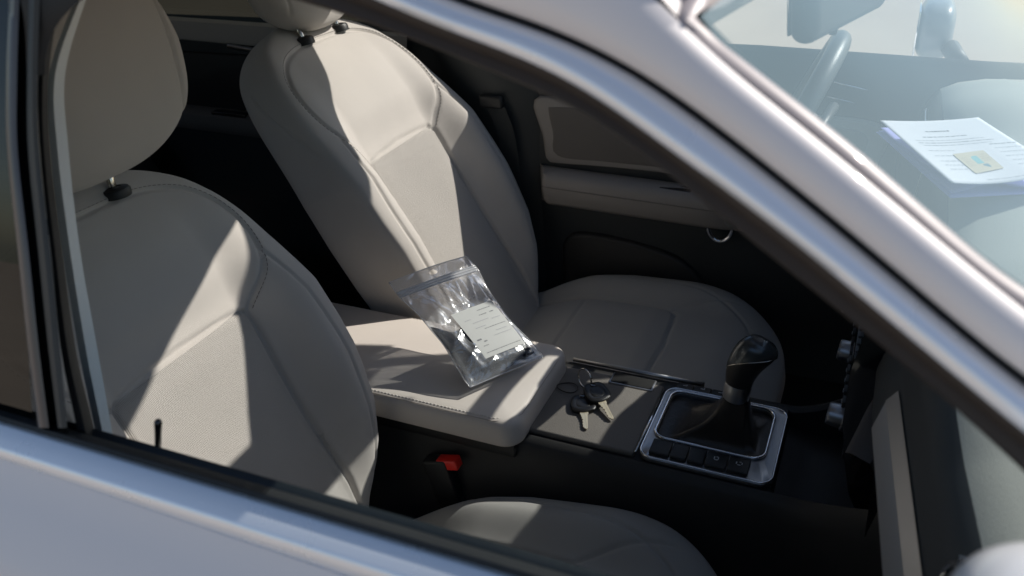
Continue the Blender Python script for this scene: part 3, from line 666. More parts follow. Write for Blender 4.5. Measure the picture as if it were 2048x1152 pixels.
rear_door = strip('rear_door', [[dpt(x, .979, .006) for x in np.linspace(-1.5, -.245, 20)], [dpt(x, .976, .012) for x in np.linspace(-1.5, -.245, 20)], [Vector((x, -.745, .955)) for x in np.linspace(-1.5, -.245, 20)], [Vector((x, -.795, .885)) for x in np.linspace(-1.5, -.245, 20)], [Vector((x, -.81, .65)) for x in np.linspace(-1.5, -.245, 20)], [Vector((x, -.76, .26)) for x in np.linspace(-1.5, -.245, 20)]], paint, car, 40)
xb = np.linspace(-1.2, .74, 60)
def belt(z, o): return [dpt(x, z + .012 * (x > -9) * (x + .23) * .9 * .9, o) for x in xb]
strip('belt_trim', [belt(.972, -.004), belt(.9725, .0115), belt(.974, .0130), belt(.984, .0155), belt(.9875, .0152), belt(.990, .0140), belt(.9935, .0105), belt(1.002, .0050), belt(1.004, -.004)], trimm, front_door, 80)
strip('belt_seal', [belt(1.003, -.012), belt(1.006, .004), belt(1.0095, .002), belt(1.009, -.010), belt(1.004, -.016), belt(.985, -.020)], rubber, front_door, 80)
xi = np.linspace(-.34, .60, 50)
strip('sill_ledge', [[dpt(x, .990 + .012 * (x + .1), -.018) for x in xi], [dpt(x, 1.003 + .012 * (x + .1), -.022) for x in xi], [dpt(x, 1.006 + .012 * (x + .1), -.029) for x in xi], [dpt(x, .995 + .012 * (x + .1), -.044) for x in xi], [dpt(x, .983 + .012 * (x + .1), -.054) for x in xi], [dpt(x, .92, -.064) for x in xi], [Vector((x, -.70, .30)) for x in xi]], sealm, front_door, 60)
lp = dpx(316, 876, -.040)
tube('lock_pin', [lp + Vector((-.007, 0, -.02)), lp + Vector((.0028, 0, .008)), lp + Vector((.0067, 0, .019)), lp + Vector((.0076, 0, .0215))], [.0028, .0028, .0034, .0022], gloss, front_door, 12)
# frame of the window: run channel, bright strip
strip('window_seal', [D(L0, -.070), D(L0, -.030), D(L0, -.014), D(mid(L0, L1, .12), -.009), D(mid(L0, L1, .55), -.010), D(mid(L0, L1, .62), -.002), D(mid(L0, L1, .9), .001), D(L1, .001)], brown, front_door, 120)
strip('window_trim', [D(L1, -.006), D(L1, .003), D([((a[0] + b[0]) / 2, (a[1] + b[1]) / 2) for a, b in zip([tuple(p[::2]) for p in spline([(x, 0, z) for x, z in L1], 60)], [tuple(p[::2]) for p in spline([(x, 0, z) for x, z in L2], 60)])], .006), D(L2, .006), D([((a[0] + b[0]) / 2, (a[1] + b[1]) / 2) for a, b in zip([tuple(p[::2]) for p in spline([(x, 0, z) for x, z in L2], 60)], [tuple(p[::2]) for p in spline([(x, 0, z) for x, z in L3], 60)])], .003), D(L3, -.003), D(L3, -.012)], trimm, front_door, 120)
strip('door_gap', [D(L3, -.010), D(L4, -.012)], rubber, front_door, 120)
# A pillar / roof rail
pil = strip('windshield_pillar', [D(L4, -.03), D(L4, -.003), D(mid(L4, L5, .08), .002), D(mid(L4, L5, .3), .0055), D(mid(L4, L5, .55), .005), D(mid(L4, L5, .8), .0035), D(L5, -.002), D(L5, -.009)], paint, car, 140)
def far_of(p): return Vector((p.x, 2 * .02 - p.y, p.z))
def header(c, f0=0., f1=1., n=24, off=Vector((0, 0, 0))):
    return [c.lerp(far_of(c), f) + Vector((.045, 0, .035)) * 4 * f * (1 - f) + off for f in np.linspace(f0, f1, n)]
c6 = dpt(*L6[5], -.012)
outer = [Vector((-.020, 0, .010)), Vector((-.012, 0, .0135)), Vector((-.004, 0, .0085)), Vector((0, 0, .001)), Vector((0, 0, -.006))]
mould = []
for k, (f_, o_) in enumerate(((0, -.0050), (.25, -.0035), (.6, -.0050), (1., -.0100), (1., -.018))):
    A5 = D(L5[6:], 0); A6 = D(L6[6:], 0); side_ = [dpt(a.x * (1 - f_) + b.x * f_, a.z * (1 - f_) + b.z * f_, o_) for a, b in zip(A5, A6)]
    cor = dpx(1357 + 33 * f_, 36 - 5 * f_, o_); mid_ = dpx(1366 + 44 * f_, 58 - 4 * f_, o_)
    hd = header(c6, .035, 1., 24, outer[k]); mould.append(side_[::-1] + [mid_, cor] + hd)
strip('pillar_moulding', mould, mat('pinkish_moulding', (.40, .35, .345), .42, .0, .5, 0, 1, .05, 20, .2), pil, 220)
strip('pillar_lining', [D(L6, -.02), D(mid(L5, L6, .2), -.055), D(mid(L4, L5, .5), -.075), D(mid(L0, L4, .5), -.080), D(L0, -.072)], lining, pil, 120)

# B pillar members on the near side
def vrow(pts, o): return [dpx(x, y, o) for x, y in pts]
yb = [-60, 0, 150, 300, 500, 700, 840]
def vline(xs, o):
    P = [dpx(x, y, o) for x, y in zip(xs, yb)]; d = (P[-1] - P[-2]).normalized(); return P + [P[-1] + d * (.007 if o > -.01 else .010 if o > -.025 else .045)]
nb = strip('door_frame', [vline([60, 57, 54, 56, 76, 97, 114], -.03), vline([60, 57, 54, 56, 76, 97, 114], .004), vline([72, 68, 64, 68, 88, 107, 122], .006), vline([84, 80, 75, 78, 100, 120, 133], .003), vline([84, 80, 75, 78, 100, 120, 133], -.03)], dashdark, car, 60)
strip('frame_seal', [vline([100, 92, 76, 80, 101, 122, 150], -.012), vline([112, 104, 86, 88, 110, 135, 166], -.012), vline([128, 118, 98, 100, 124, 152, 184], -.03), vline([128, 118, 98, 100, 124, 152, 184], -.07)], rubber, nb, 60)
strip('pillar_trim', [vline([185, 150, 98, 101, 125, 157, 186], -.085), vline([190, 160, 110, 115, 140, 172, 200], -.080), vline([200, 172, 130, 137, 160, 195, 220], -.088), vline([200, 172, 130, 137, 160, 195, 220], -.13)], pillart, nb, 60)
rf = strip('rear_door_frame', [vline([20, 18, 12, 14, 35, 56, 74], -.02), vline([20, 18, 12, 14, 35, 56, 74], .003), vline([30, 28, 22, 24, 46, 66, 85], .006), vline([40, 38, 34, 35, 57, 78, 96], .004), vline([40, 38, 34, 35, 57, 78, 96], -.03)], mat('frame_grey', (.06, .056, .062), .35, .2, .5, 0, 1, .1, 20, .3), rear_door, 60)
strip('frame_gap', [vline([38, 36, 32, 33, 55, 76, 94], -.02), vline([62, 59, 56, 58, 78, 99, 116], -.02)], rubber, rf, 60)
mesh('rear_window', [dpt(-1.30, 1.0, -.008), dpt(-.195, 1.0, -.008), dpt(-.195, 1.37, -.008), dpt(-1.0, 1.36, -.008)], [(0, 1, 2, 3)], darkglass, rear_door, False)
# top rear corner of the near window opening
strip('frame_corner', [[dpx(30, -50, .004), dpx(48, 40, .004), dpx(54, 150, .004)], [dpx(250, -60, .002), dpx(150, 10, -.004), dpx(108, 60, -.006), dpx(92, 110, -.006), dpx(90, 150, -.008)]], rubber, nb, 40)

# ---- windshield: from the near moulding to its mirror image on the far side, bowed
YC = .02
nw = [Vector(tuple(p)) for p in resample(spline([dpt(x, z, -.012) for x, z in L6[5:]], 80), 40)]
V = []; Fc = []; NV = 30
for p in nw:
    for k in range(NV):
        f = k / (NV - 1); q = p.lerp(far_of(p), f); s_ = 4 * f * (1 - f); V.append(q + Vector((.045, 0, .035)) * s_)
Fc = [(i * NV + j, i * NV + j + 1, (i + 1) * NV + j + 1, (i + 1) * NV + j) for i in range(39) for j in range(NV - 1)]
if (V[NV] - V[0]).cross(V[1] - V[0]).z > 0: Fc = [f[::-1] for f in Fc]
ws = mesh('windshield', V, Fc, windglass, car)
if ws.data.polygons[0].normal.z < 0: ws.data.flip_normals()
# far A pillar (painted outside, lining inside) and roof
far_l = [far_of(dpt(x, z, -.012)) for x, z in L6[5:]]; far_i = [far_of(dpt(x, z, -.05)) for x, z in L4[3:]]
PO = Vector((.004, .008, .004))
def farrow(line, o): return [far_of(dpt(x, z, o)) + PO for x, z in line]
LM = mid(L4, L6, .50)[22:]
strip('windshield_pillar', [farrow(L6[5:], -.006), farrow(L6[5:], -.016), farrow(LM, -.018), farrow(LM, .004), farrow(L6[5:], -.006)], lining, car, 60)
hx = nw[0].x
XR = .330
def roof_pt(x, f, dz=0):   # f 0..1 across
    base = float(np.interp(x, [-1.9, -1.2, -.5, .02, .17, .27, XR], [1.33, 1.42, 1.465, 1.458, 1.437, 1.400, 1.361]))
    y0 = -.70 + math.tan(TH) * (base - 1.02); y = y0 + (2 * YC - 2 * y0) * f; s_ = 4 * f * (1 - f)
    fr = float(sstep(-.3, XR, x)); return Vector((x + .045 * s_ * fr, y, base + (.035 + .02 * (1 - fr)) * s_ + dz))
# added roof opening shaping the near seat's sun patch; outline in car X,Y
SUN_CUTOUT = [(.025, .328), (.10, .331), (.20, .331), (.30, .322), (.350, .312), (.352, .20), (.350, .05), (.30, -.005), (.21, .100), (.12, .205), (.07, .265)]
def roof_inv(X, Y):
    x = X
    for _ in range(6):
        base = float(np.interp(x, [-1.9, -1.2, -.5, .02, .17, .27, XR], [1.33, 1.42, 1.465, 1.458, 1.437, 1.400, 1.361]))
        y0 = -.70 + math.tan(TH) * (base - 1.02); f = (Y - y0) / (2 * (YC - y0)); x = X - .045 * 4 * f * (1 - f) * float(sstep(-.3, XR, x))
    return min(x, XR - .008), f
PQ = np.array([roof_inv(*p) for p in SUN_CUTOUT]); c0 = PQ.mean(0)
PQs = resample([(a, b, 0) for a, b in np.vstack([PQ, PQ[:1]])], 400)[:, :2]
for _ in range(2): PQs[1:-1] = .25 * PQs[:-2] + .5 * PQs[1:-1] + .25 * PQs[2:]
def edge_r(th):
    d = np.array([math.cos(th), math.sin(th)]); t = [((XR if d[0] > 0 else -1.9) - c0[0]) / d[0] if abs(d[0]) > 1e-6 else 9e9, ((1 if d[1] > 0 else 0) - c0[1]) / d[1] if abs(d[1]) > 1e-6 else 9e9]
    return min(t)
pa = np.unwrap(np.arctan2(PQs[:, 1] - c0[1], PQs[:, 0] - c0[0])); prd = np.hypot(PQs[:, 1] - c0[1], PQs[:, 0] - c0[0])
if pa[-1] < pa[0]: pa, prd = pa[::-1], prd[::-1]
ths = list(np.linspace(-math.pi, math.pi, 260, endpoint=False)) + [math.atan2(b - c0[1], a - c0[0]) for a, b in ((XR, 0), (XR, 1), (-1.9, 0), (-1.9, 1))]; ths.sort(); NT = len(ths)
def in_r(th): return float(np.interp((th - pa[0]) % (2 * math.pi) + pa[0], pa, prd))
def roof_sheet(name, dz, m, parent, rows=16):
    V = []
    for k in range(rows):
        f = (k / (rows - 1)) ** 1.3
        for th in ths:
            r_ = in_r(th) * (1 - f) + edge_r(th) * f; V.append(roof_pt(c0[0] + r_ * math.cos(th), min(1, max(0, c0[1] + r_ * math.sin(th))), dz))
    return mesh(name, V, [(k * NT + j, k * NT + (j + 1) % NT, (k + 1) * NT + (j + 1) % NT, (k + 1) * NT + j) for k in range(rows - 1) for j in range(NT)], m, parent)
roof = roof_sheet('roof', 0, paint, car)
roof_sheet('headliner', -.025, lining, roof)
fs = np.linspace(0, 1, 40)
strip('roof_lip', [[roof_pt(XR - .03, f, .0005) for f in fs], [roof_pt(XR - .004, f, .0012) for f in fs], [dpx(1352, 30, -.006)] + [p + Vector((0, 0, -.001)) for p in header(c6, .03, 1., 39, Vector((-.019, 0, .009)))], [dpx(1356, 40, -.012)] + header(c6, .03, 1., 39, Vector((-.012, 0, .004)))], paint, roof, 80)
rimp = [[roof_pt(c0[0] + in_r(th) * k * math.cos(th), c0[1] + in_r(th) * k * math.sin(th), dz) for th in ths + ths[:1]] for k, dz in ((1.002, -.027), (.985, -.027), (.985, .003), (1.004, .003))]
V = [p for r_ in rimp for p in r_]; n = NT + 1
mesh('sun_cutout_frame', V, [(i * n + j, i * n + j + 1, (i + 1) * n + j + 1, (i + 1) * n + j) for i in range(3) for j in range(NT)], rubber, roof)
V = [roof_pt(c0[0] + in_r(th) * .99 * math.cos(th), c0[1] + in_r(th) * .99 * math.sin(th), -.004) for th in ths]; V.append(roof_pt(c0[0], c0[1], -.004)); sg_ = mesh('sun_cutout_glass', V, [(j, (j + 1) % NT, NT) for j in range(NT)], sideglass, roof)
if sg_.data.polygons[0].normal.z < 0: sg_.data.flip_normals()
# far roof rail
strip('roof_rail', [[far_of(dpt(x, z, -.025)) for x, z in [(-1.6, 1.36)] + L0[:7]], [far_of(dpt(x, z, 0)) for x, z in [(-1.6, 1.36)] + L0[:7]], [roof_pt(x, 1) for x in np.linspace(-1.6, XR, 12)]], lining, roof, 60)
strip('roof_rail', [[dpt(x, 1.372, -.05) for x in np.linspace(-1.6, -.1, 12)], [dpt(x, 1.372, 0) for x in np.linspace(-1.6, -.1, 12)], [roof_pt(x, 0) for x in np.linspace(-1.6, -.1, 12)]], paint, roof, 60)
# closed tail of the cabin
strip('rear_shelf', [[Vector((-1.75, y, .3)) for y in np.linspace(-.76, .78, 8)], [Vector((-1.75, y, 1.0)) for y in np.linspace(-.76, .78, 8)], [Vector((-1.88, y, 1.34)) for y in np.linspace(-.6, .64, 8)]], rearcloth, car, 20)
# passenger sun visor folded under the header
bm = bmesh.new(); rbox(bm, (0, 0, 0), (.15, .36, .018), .0085, 4)
rv_ = Matrix.Rotation(R(14), 3, 'Y') @ Matrix.Rotation(R(-6), 3, 'Z')
for v in bm.verts: v.co = rv_ @ v.co + Vector((.265, -.30, 1.325))
bm_obj('sun_visor', bm, lining, roof)
bm = bmesh.new(); rbox(bm, (0, 0, 0), (.15, .262, .018), .0085, 4)  # added driver visor, out of view, keeps sun off the near seat's bolster
for v in bm.verts: v.co = Matrix.Rotation(R(20), 3, 'Y') @ v.co + Vector((.335, .388, 1.312))
bm_obj('sun_visor', bm, lining, roof)
# cowl, bonnet and far wing so the car goes on in front of the glass
def hood_pt(x, y): return Vector((x, y, .985 - .035 * ((y - YC) / .75) ** 2 - .08 * max(0, x - .95) ** 1.4))
xs = np.linspace(.86, 1.9, 20); ys = np.linspace(-.76, .80, 24)
mesh('bonnet', [hood_pt(x, y) for x in xs for y in ys], [(i * 24 + j, i * 24 + j + 1, (i + 1) * 24 + j + 1, (i + 1) * 24 + j) for i in range(19) for j in range(23)], paint, car)
for sy in (-1, 1):
    strip('wing', [[hood_pt(x, -.76 if sy < 0 else .80) for x in xs], [hood_pt(x, -.80 if sy < 0 else .84) + Vector((0, 0, -.08)) for x in xs], [Vector((x, -.80 if sy < 0 else .84, .3)) for x in xs]], paint, car, 30)
strip('driver_door', [[Vector((x, .775, 1.0)) for x in (-.3, .8)], [Vector((x, .82, .92)) for x in (-.3, .8)], [Vector((x, .85, .65)) for x in (-.3, .8)], [Vector((x, .80, .26)) for x in (-.3, .8)]], paint, car, 20)

# ---- exterior mirrors
def pod(name, c, s, m, parent, rot=None, e=.55):
    V = []; Fc = []; A, B = 40, 24
    for i in range(B + 1):
        ph = math.pi * i / B - math.pi / 2
        for j in range(A):
            th = 2 * math.pi * j / A
            g = lambda v: math.copysign(abs(v) ** e, v)
            p = Vector((s[0] * g(math.cos(ph)) * g(math.cos(th)), s[1] * g(math.cos(ph)) * g(math.sin(th)), s[2] * g(math.sin(ph))))
            V.append((rot @ p if rot else p) + Vector(c))
    for i in range(B):
        for j in range(A): Fc.append((i * A + j, i * A + (j + 1) % A, (i + 1) * A + (j + 1) % A, (i + 1) * A + j))
    return mesh(name, V, Fc, m, parent)
whitep = mat('mirror_white', (.72, .73, .74), .3, 0, .5, 0, 1, .02, 5, .6)
nm = pod('side_mirror', (.60, -.76, 1.09), (.09, .07, .065), whitep, car)
fmr = pod('side_mirror', (.528, .955, 1.022), (.036, .085, .058), mat('mirror_shell', (.12, .15, .18), .35, 0, .5, 0, 1, .05, 5, .4), car, None, .6)
box('mirror_glass', (.493, .955, 1.022), (.004, .14, .09), mirror, fmr, .0015)
tube('mirror_arm', [(.56, .87, 1.0), (.58, .79, .985)], .018, softblack, fmr, 10)

# ------------------------------------------------------------------ zip bag
e1 = Vector((-.113, -.062, .617)); e2 = Vector((-.030, .065, .617)); t1 = Vector((-.298, .014, .745)); t2 = Vector((-.212, .150, .745))
def bag_uv(u, v): return (e1 * (1 - u) + e2 * u) * (1 - v) + (t1 * (1 - u) + t2 * u) * v
BN = (e2 - e1).cross(t1 - e1).normalized(); BN = BN if BN.z > 0 else -BN
NU, NVV = 90, 150
uu, vv = np.meshgrid(np.linspace(0, 1, NU), np.linspace(0, 1, NVV), indexing='ij')
def wr(u, v, seed):
    r2 = np.random.RandomState(seed); w = np.zeros_like(u)
    for k in range(16):
        a = r2.uniform(-1.2, 1.2); fx = r2.uniform(4, 20); ph = r2.uniform(0, 6.28); cu_, cv = r2.uniform(.1, .9), r2.uniform(.1, .85); sg = r2.uniform(.10, .22)
        d = (u - cu_) * math.cos(a) + (v - cv) * 1.5 * math.sin(a)
        w += r2.uniform(.4, 1) * np.exp(-((u - cu_) ** 2 + (v - cv) ** 2 * 2) / (2 * sg * sg)) * (1 - np.abs(np.sin(d * fx + ph))) ** 1.5
    return w
edge = np.clip(1 - np.abs(2 * uu - 1) ** 2.6, 0, 1) ** .6
bulge = edge * np.clip(vv / .10, 0, 1) ** .55 * np.interp(vv, [0, .08, .2, .35, .5, .7, .83, 1], [.55, .95, 1.0, .8, .5, .28, .04, .0])
wfade = sstep(.0, .07, vv) * sstep(.86, .78, vv) * sstep(0, .10, uu) * sstep(1, .90, uu)
zipr = .0013 * (np.exp(-((vv - .868) / .006) ** 2) + np.exp(-((vv - .888) / .006) ** 2))
curl = .006 * np.sin(uu * math.pi) * sstep(.80, 1, vv)
Hf = .0155 * bulge + .0090 * wr(uu, vv, 3) * wfade - .0032 * wfade + zipr + .0004
Hb = -(.0135 * bulge + .003 * wr(uu, vv, 8) * wfade) - zipr * .6 - .0004
pinch = .010 * np.sin(np.clip((vv - .06) / .80, 0, 1) * math.pi) * (2 * uu - 1) + .0008 * np.sin(vv * 19 + 1) * (2 * uu - 1)
inlab = sstep(.28, .36, uu) * sstep(.93, .86, uu) * sstep(.09, .15, vv) * sstep(.61, .55, vv)
def labh(u, v): return .0150 * float(np.interp(v, [.1, .2, .35, .56], [.86, .92, .84, .62])) * (1 - .35 * abs(2 * u - 1) ** 2.2)
labg = np.vectorize(labh)(uu, vv); Hf = Hf * (1 - inlab) + (labg - .0002) * inlab
V = []
dirU = (e2 - e1).normalized()
for H in (Hf, Hb):
    for i in range(NU):
        for j in range(NVV):
            p = bag_uv(float(uu[i, j]), float(vv[i, j])) - dirU * float(pinch[i, j]) + BN * float(H[i, j] + curl[i, j] + .0155)
            if p.z < .6165: p.z = .6165 + (.0004 if H is Hf else 0)
            V.append(p)
Fc = []
def hole(i, j): 
    u, v = uu[i, j], vv[i, j]; return ((u - .50) / .045) ** 2 + ((v - .948) / .020) ** 2 < 1
for s_ in range(2):
    o_ = s_ * NU * NVV
    for i in range(NU - 1):
        for j in range(NVV - 1):
            if hole(i, j): continue
            Fc.append((o_ + i * NVV + j, o_ + (i + 1) * NVV + j, o_ + (i + 1) * NVV + j + 1, o_ + i * NVV + j + 1))
for j in range(NVV - 1):
    for i in (0, NU - 1): Fc.append((i * NVV + j, i * NVV + j + 1, NU * NVV + i * NVV + j + 1, NU * NVV + i * NVV + j))
for i in range(NU - 1):
    for j in (0, NVV - 1): Fc.append((i * NVV + j, (i + 1) * NVV + j, NU * NVV + (i + 1) * NVV + j, NU * NVV + i * NVV + j))
def film(name, clear=(.97, .975, .985), gl=.25, haze=.32, rough=.20, bump=1.0):
    m = bpy.data.materials.new(name); m.use_nodes = True; nt = m.node_tree; N = nt.nodes; L = nt.links
    for n in list(N): N.remove(n)
    out = N.new('ShaderNodeOutputMaterial'); tr = N.new('ShaderNodeBsdfTransparent'); tr.inputs[0].default_value = (*clear, 1)
    g = N.new('ShaderNodeBsdfGlossy'); g.inputs['Roughness'].default_value = rough; g.inputs[0].default_value = (1, 1, 1, 1)
    d = N.new('ShaderNodeBsdfDiffuse'); d.inputs[0].default_value = (.85, .87, .9, 1); tl = N.new('ShaderNodeBsdfTranslucent'); tl.inputs[0].default_value = (.85, .87, .9, 1)
    ad = N.new('ShaderNodeMixShader'); ad.inputs[0].default_value = .4; L.new(d.outputs[0], ad.inputs[1]); L.new(tl.outputs[0], ad.inputs[2])
    tc = N.new('ShaderNodeTexCoord'); nz = N.new('ShaderNodeTexNoise'); nz.inputs['Scale'].default_value = 20; nz.inputs['Detail'].default_value = 1; nz.inputs['Distortion'].default_value = 2.2; L.new(tc.outputs['Object'], nz.inputs['Vector'])
    bp_ = N.new('ShaderNodeBump'); bp_.inputs['Strength'].default_value = bump; bp_.inputs['Distance'].default_value = .004; L.new(nz.outputs['Fac'], bp_.inputs['Height']); L.new(bp_.outputs[0], g.inputs['Normal'])
    lw = N.new('ShaderNodeLayerWeight'); lw.inputs['Blend'].default_value = .35; L.new(bp_.outputs[0], lw.inputs['Normal'])
    mr = N.new('ShaderNodeMapRange'); mr.inputs['To Min'].default_value = gl * .55; mr.inputs['To Max'].default_value = min(1, gl * 3.2); L.new(lw.outputs['Facing'], mr.inputs['Value'])
    m1 = N.new('ShaderNodeMixShader'); m1.inputs[0].default_value = haze; L.new(tr.outputs[0], m1.inputs[1]); L.new(ad.outputs[0], m1.inputs[2])
    m2 = N.new('ShaderNodeMixShader'); L.new(mr.outputs[0], m2.inputs[0]); L.new(m1.outputs[0], m2.inputs[1]); L.new(g.outputs[0], m2.inputs[2])
    L.new(m2.outputs[0], out.inputs[0]); return m
bagm = film('clear_bag_film'); zipm = film('zip_strip_film', (.85, .87, .9), .2, .55, .2, .05)
bag = tag(mesh('zip_bag', V, Fc, bagm), 'clear plastic zip bag with a white label and dark contents standing on the armrest', 'bag')
def bag_top(u, v):
    i = min(NU - 1, max(0, int(round(u * (NU - 1))))); j = min(NVV - 1, max(0, int(round(v * (NVV - 1))))); return Vector(V[i * NVV + j])
def bag_bot(u, v):
    i = min(NU - 1, max(0, int(round(u * (NU - 1))))); j = min(NVV - 1, max(0, int(round(v * (NVV - 1))))); return Vector(V[NU * NVV + i * NVV + j])
us = np.linspace(.004, .996, 40)
strip('zip_strip', [[bag_top(u, v) + BN * .0007 for u in us] for v in (.845, .858, .868, .878, .888, .898)], zipm, bag, 60)
for v_ in (.852, .872, .892): tube('zip_ridge', [bag_top(u, v_) + BN * .0012 for u in us], .0011, film('zip_ridge_film', (.8, .82, .85), .3, .92, .25, 0), bag, 8)
# hem lines that catch the light
edgem = film('bag_edge_film', (.8, .82, .85), .35, .75, .2, 0)
P_ = [bag_top(0, v) for v in np.linspace(0, 1, 60)]; tube('bag_seam', P_, .0008, edgem, bag, 6)
P_ = [bag_top(1, v) for v in np.linspace(0, 1, 60)]; tube('bag_seam', P_, .0008, edgem, bag, 6)
tube('bag_seam', [bag_top(u, 1) for u in np.linspace(0, 1, 40)], .0007, edgem, bag, 6)
tube('bag_seam', [bag_top(u, 0) for u in np.linspace(0, 1, 40)], .0009, edgem, bag, 6)
# the label lies under the film, following it loosely
lu0, lu1, lv0, lv1 = .335, .865, .135, .56
def lab(u, v, d=-.0012):
    u_ = lu0 + (lu1 - lu0) * u; v_ = lv0 + (lv1 - lv0) * v
    return bag_uv(u_, v_) - dirU * 0 + BN * (.0155 + labh(u_, v_) + .0009 + d + .0012)
n1, n2 = 24, 30
label = mesh('label_card', [lab(i / (n1 - 1), j / (n2 - 1), -.0012) for i in range(n1) for j in range(n2)], [(i * n2 + j, (i + 1) * n2 + j, (i + 1) * n2 + j + 1, i * n2 + j + 1) for i in range(n1 - 1) for j in range(n2 - 1)], labelm, bag)
# printed lines: short word-like dashes
V2 = []; F2 = []; V3 = []; F3 = []
def word(V_, F_, fun, u0, u1, v, h, d):
    n_ = max(2, int((u1 - u0) / .03)); k = len(V_)
    for i in range(n_ + 1):
        u = u0 + (u1 - u0) * i / n_; V_ += [fun(u, v - h / 2, d), fun(u, v + h / 2, d)]
    for i in range(n_): F_.append((k + 2 * i, k + 2 * i + 2, k + 2 * i + 3, k + 2 * i + 1))
def textline(par, m, fun, u0, u1, v, h, d, rnd, wmin=.02, wmax=.08, gap=.012, skip=.0, slope=0.):
    u = u0; V_ = []; F_ = []
    while u < u1:
        w = rnd.uniform(wmin, wmax); 
        if rnd.rand() >= skip: word(V_, F_, fun, u, min(u1, u + w), v + slope * (u - u0), h * rnd.uniform(.7, 1.1), d)
        u += w + gap
    return mesh('text_line', V_, F_, m, par, False)
link_ink = mat('label_ink', (.24, .24, .25), .8)
r3 = np.random.RandomState(5)
for (u0, u1, v, h, dark) in ((.55, .88, .90, .014, 1), (.52, .70, .80, .016, 1), (.78, .88, .80, .018, 1), (.15, .3, .78, .01, 0), (.28, .66, .69, .010, 0), (.72, .92, .66, .012, 0), (.25, .5, .58, .010, 0), (.42, .95, .52, .011, 1), (.62, .9, .42, .01, 0), (.5, .95, .34, .010, 0), (.10, .20, .36, .030, 1), (.22, .29, .30, .026, 1), (.14, .26, .22, .014, 1), (.10, .95, .085, .012, 1)):
    textline(label, link_ink if dark else inkpale, lab, u0, u1, v, h, -.0009, r3, .015, .06, .010)
# dark contents: a soft crumpled pack filling the lower end
n1, n2 = 60, 60; V4 = []; rr_ = np.random.RandomState(2)
U, W_ = np.meshgrid(np.linspace(0, 1, n1), np.linspace(0, 1, n2), indexing='ij')
ph_ = rr_.uniform(0, 6.28, 12)
top_v = .34 + .06 * np.sin(U * 5 + 1) + .04 * np.sin(U * 13 + 2) + .12 * (1 - U)
for s_ in (1, -1):
    for i in range(n1):
        for j in range(n2):
            u = .07 + .86 * U[i, j]; v = .03 + (top_v[i, j] - .03) * W_[i, j]
            e_ = (max(0, 1 - abs(2 * U[i, j] - 1) ** 4) ** .5) * (max(0, 1 - abs(2 * W_[i, j] - 1) ** 3) ** .5)
            nz = .5 + .25 * math.sin(u * 31 + 7 * v + ph_[0]) * math.sin(v * 40 + ph_[1]) + .25 * math.sin(u * 17 - v * 33 + ph_[2])
            h = (.0150 if s_ > 0 else -.012) * e_ * float(np.interp(v, [0, .1, .25, .45], [.55, .9, .9, .5])) * (.62 + .36 * nz)
            p = bag_uv(u, v) + BN * (.0155 + h); p.z = max(p.z, .6170); V4.append(p)
F4 = []
for s_ in range(2):
    o_ = s_ * n1 * n2
    for i in range(n1 - 1):
        for j in range(n2 - 1): F4.append((o_ + i * n2 + j, o_ + (i + 1) * n2 + j, o_ + (i + 1) * n2 + j + 1, o_ + i * n2 + j + 1))
mesh('bag_contents', V4, F4, darkstuff, bag)

# ------------------------------------------------------------------ keys
keys = thing('key_bunch', 'two black-headed metal keys on a steel ring lying on the console', 'keys', (.06, .04, .57))
def kw(name, *a, **k):
    o = a[0]; o.name = name; o.parent = keys; o.matrix_parent_inverse = Matrix.Translation((-.06, -.04, -.57)); return o
ZT = .5697
rc_ = Vector((.046, .079, ZT + .0180)); ra = Vector((.72, -.45, 0)).normalized(); rb_ = Vector((.10, .10, 1)).normalized()
P = [rc_ + ra * math.cos(a) * .0175 + rb_ * math.sin(a) * .0175 + ra.cross(rb_) * .0011 * (a / 6.28) for a in np.linspace(0, 4 * math.pi, 90)]
kw('key_ring', tube('key_ring', P, .0011, steel, None, 8))
P = [Vector((.018, .064, ZT + .0018)) + Vector((math.cos(a) * .019, math.sin(a) * .014, .0012 * math.sin(2 * a))) for a in np.linspace(0, 2 * math.pi, 50, endpoint=False)]
kw('split_ring', tube('split_ring', P, .0011, mat('dark_ring', (.10, .09, .08), .3, 1.), None, 8, True))
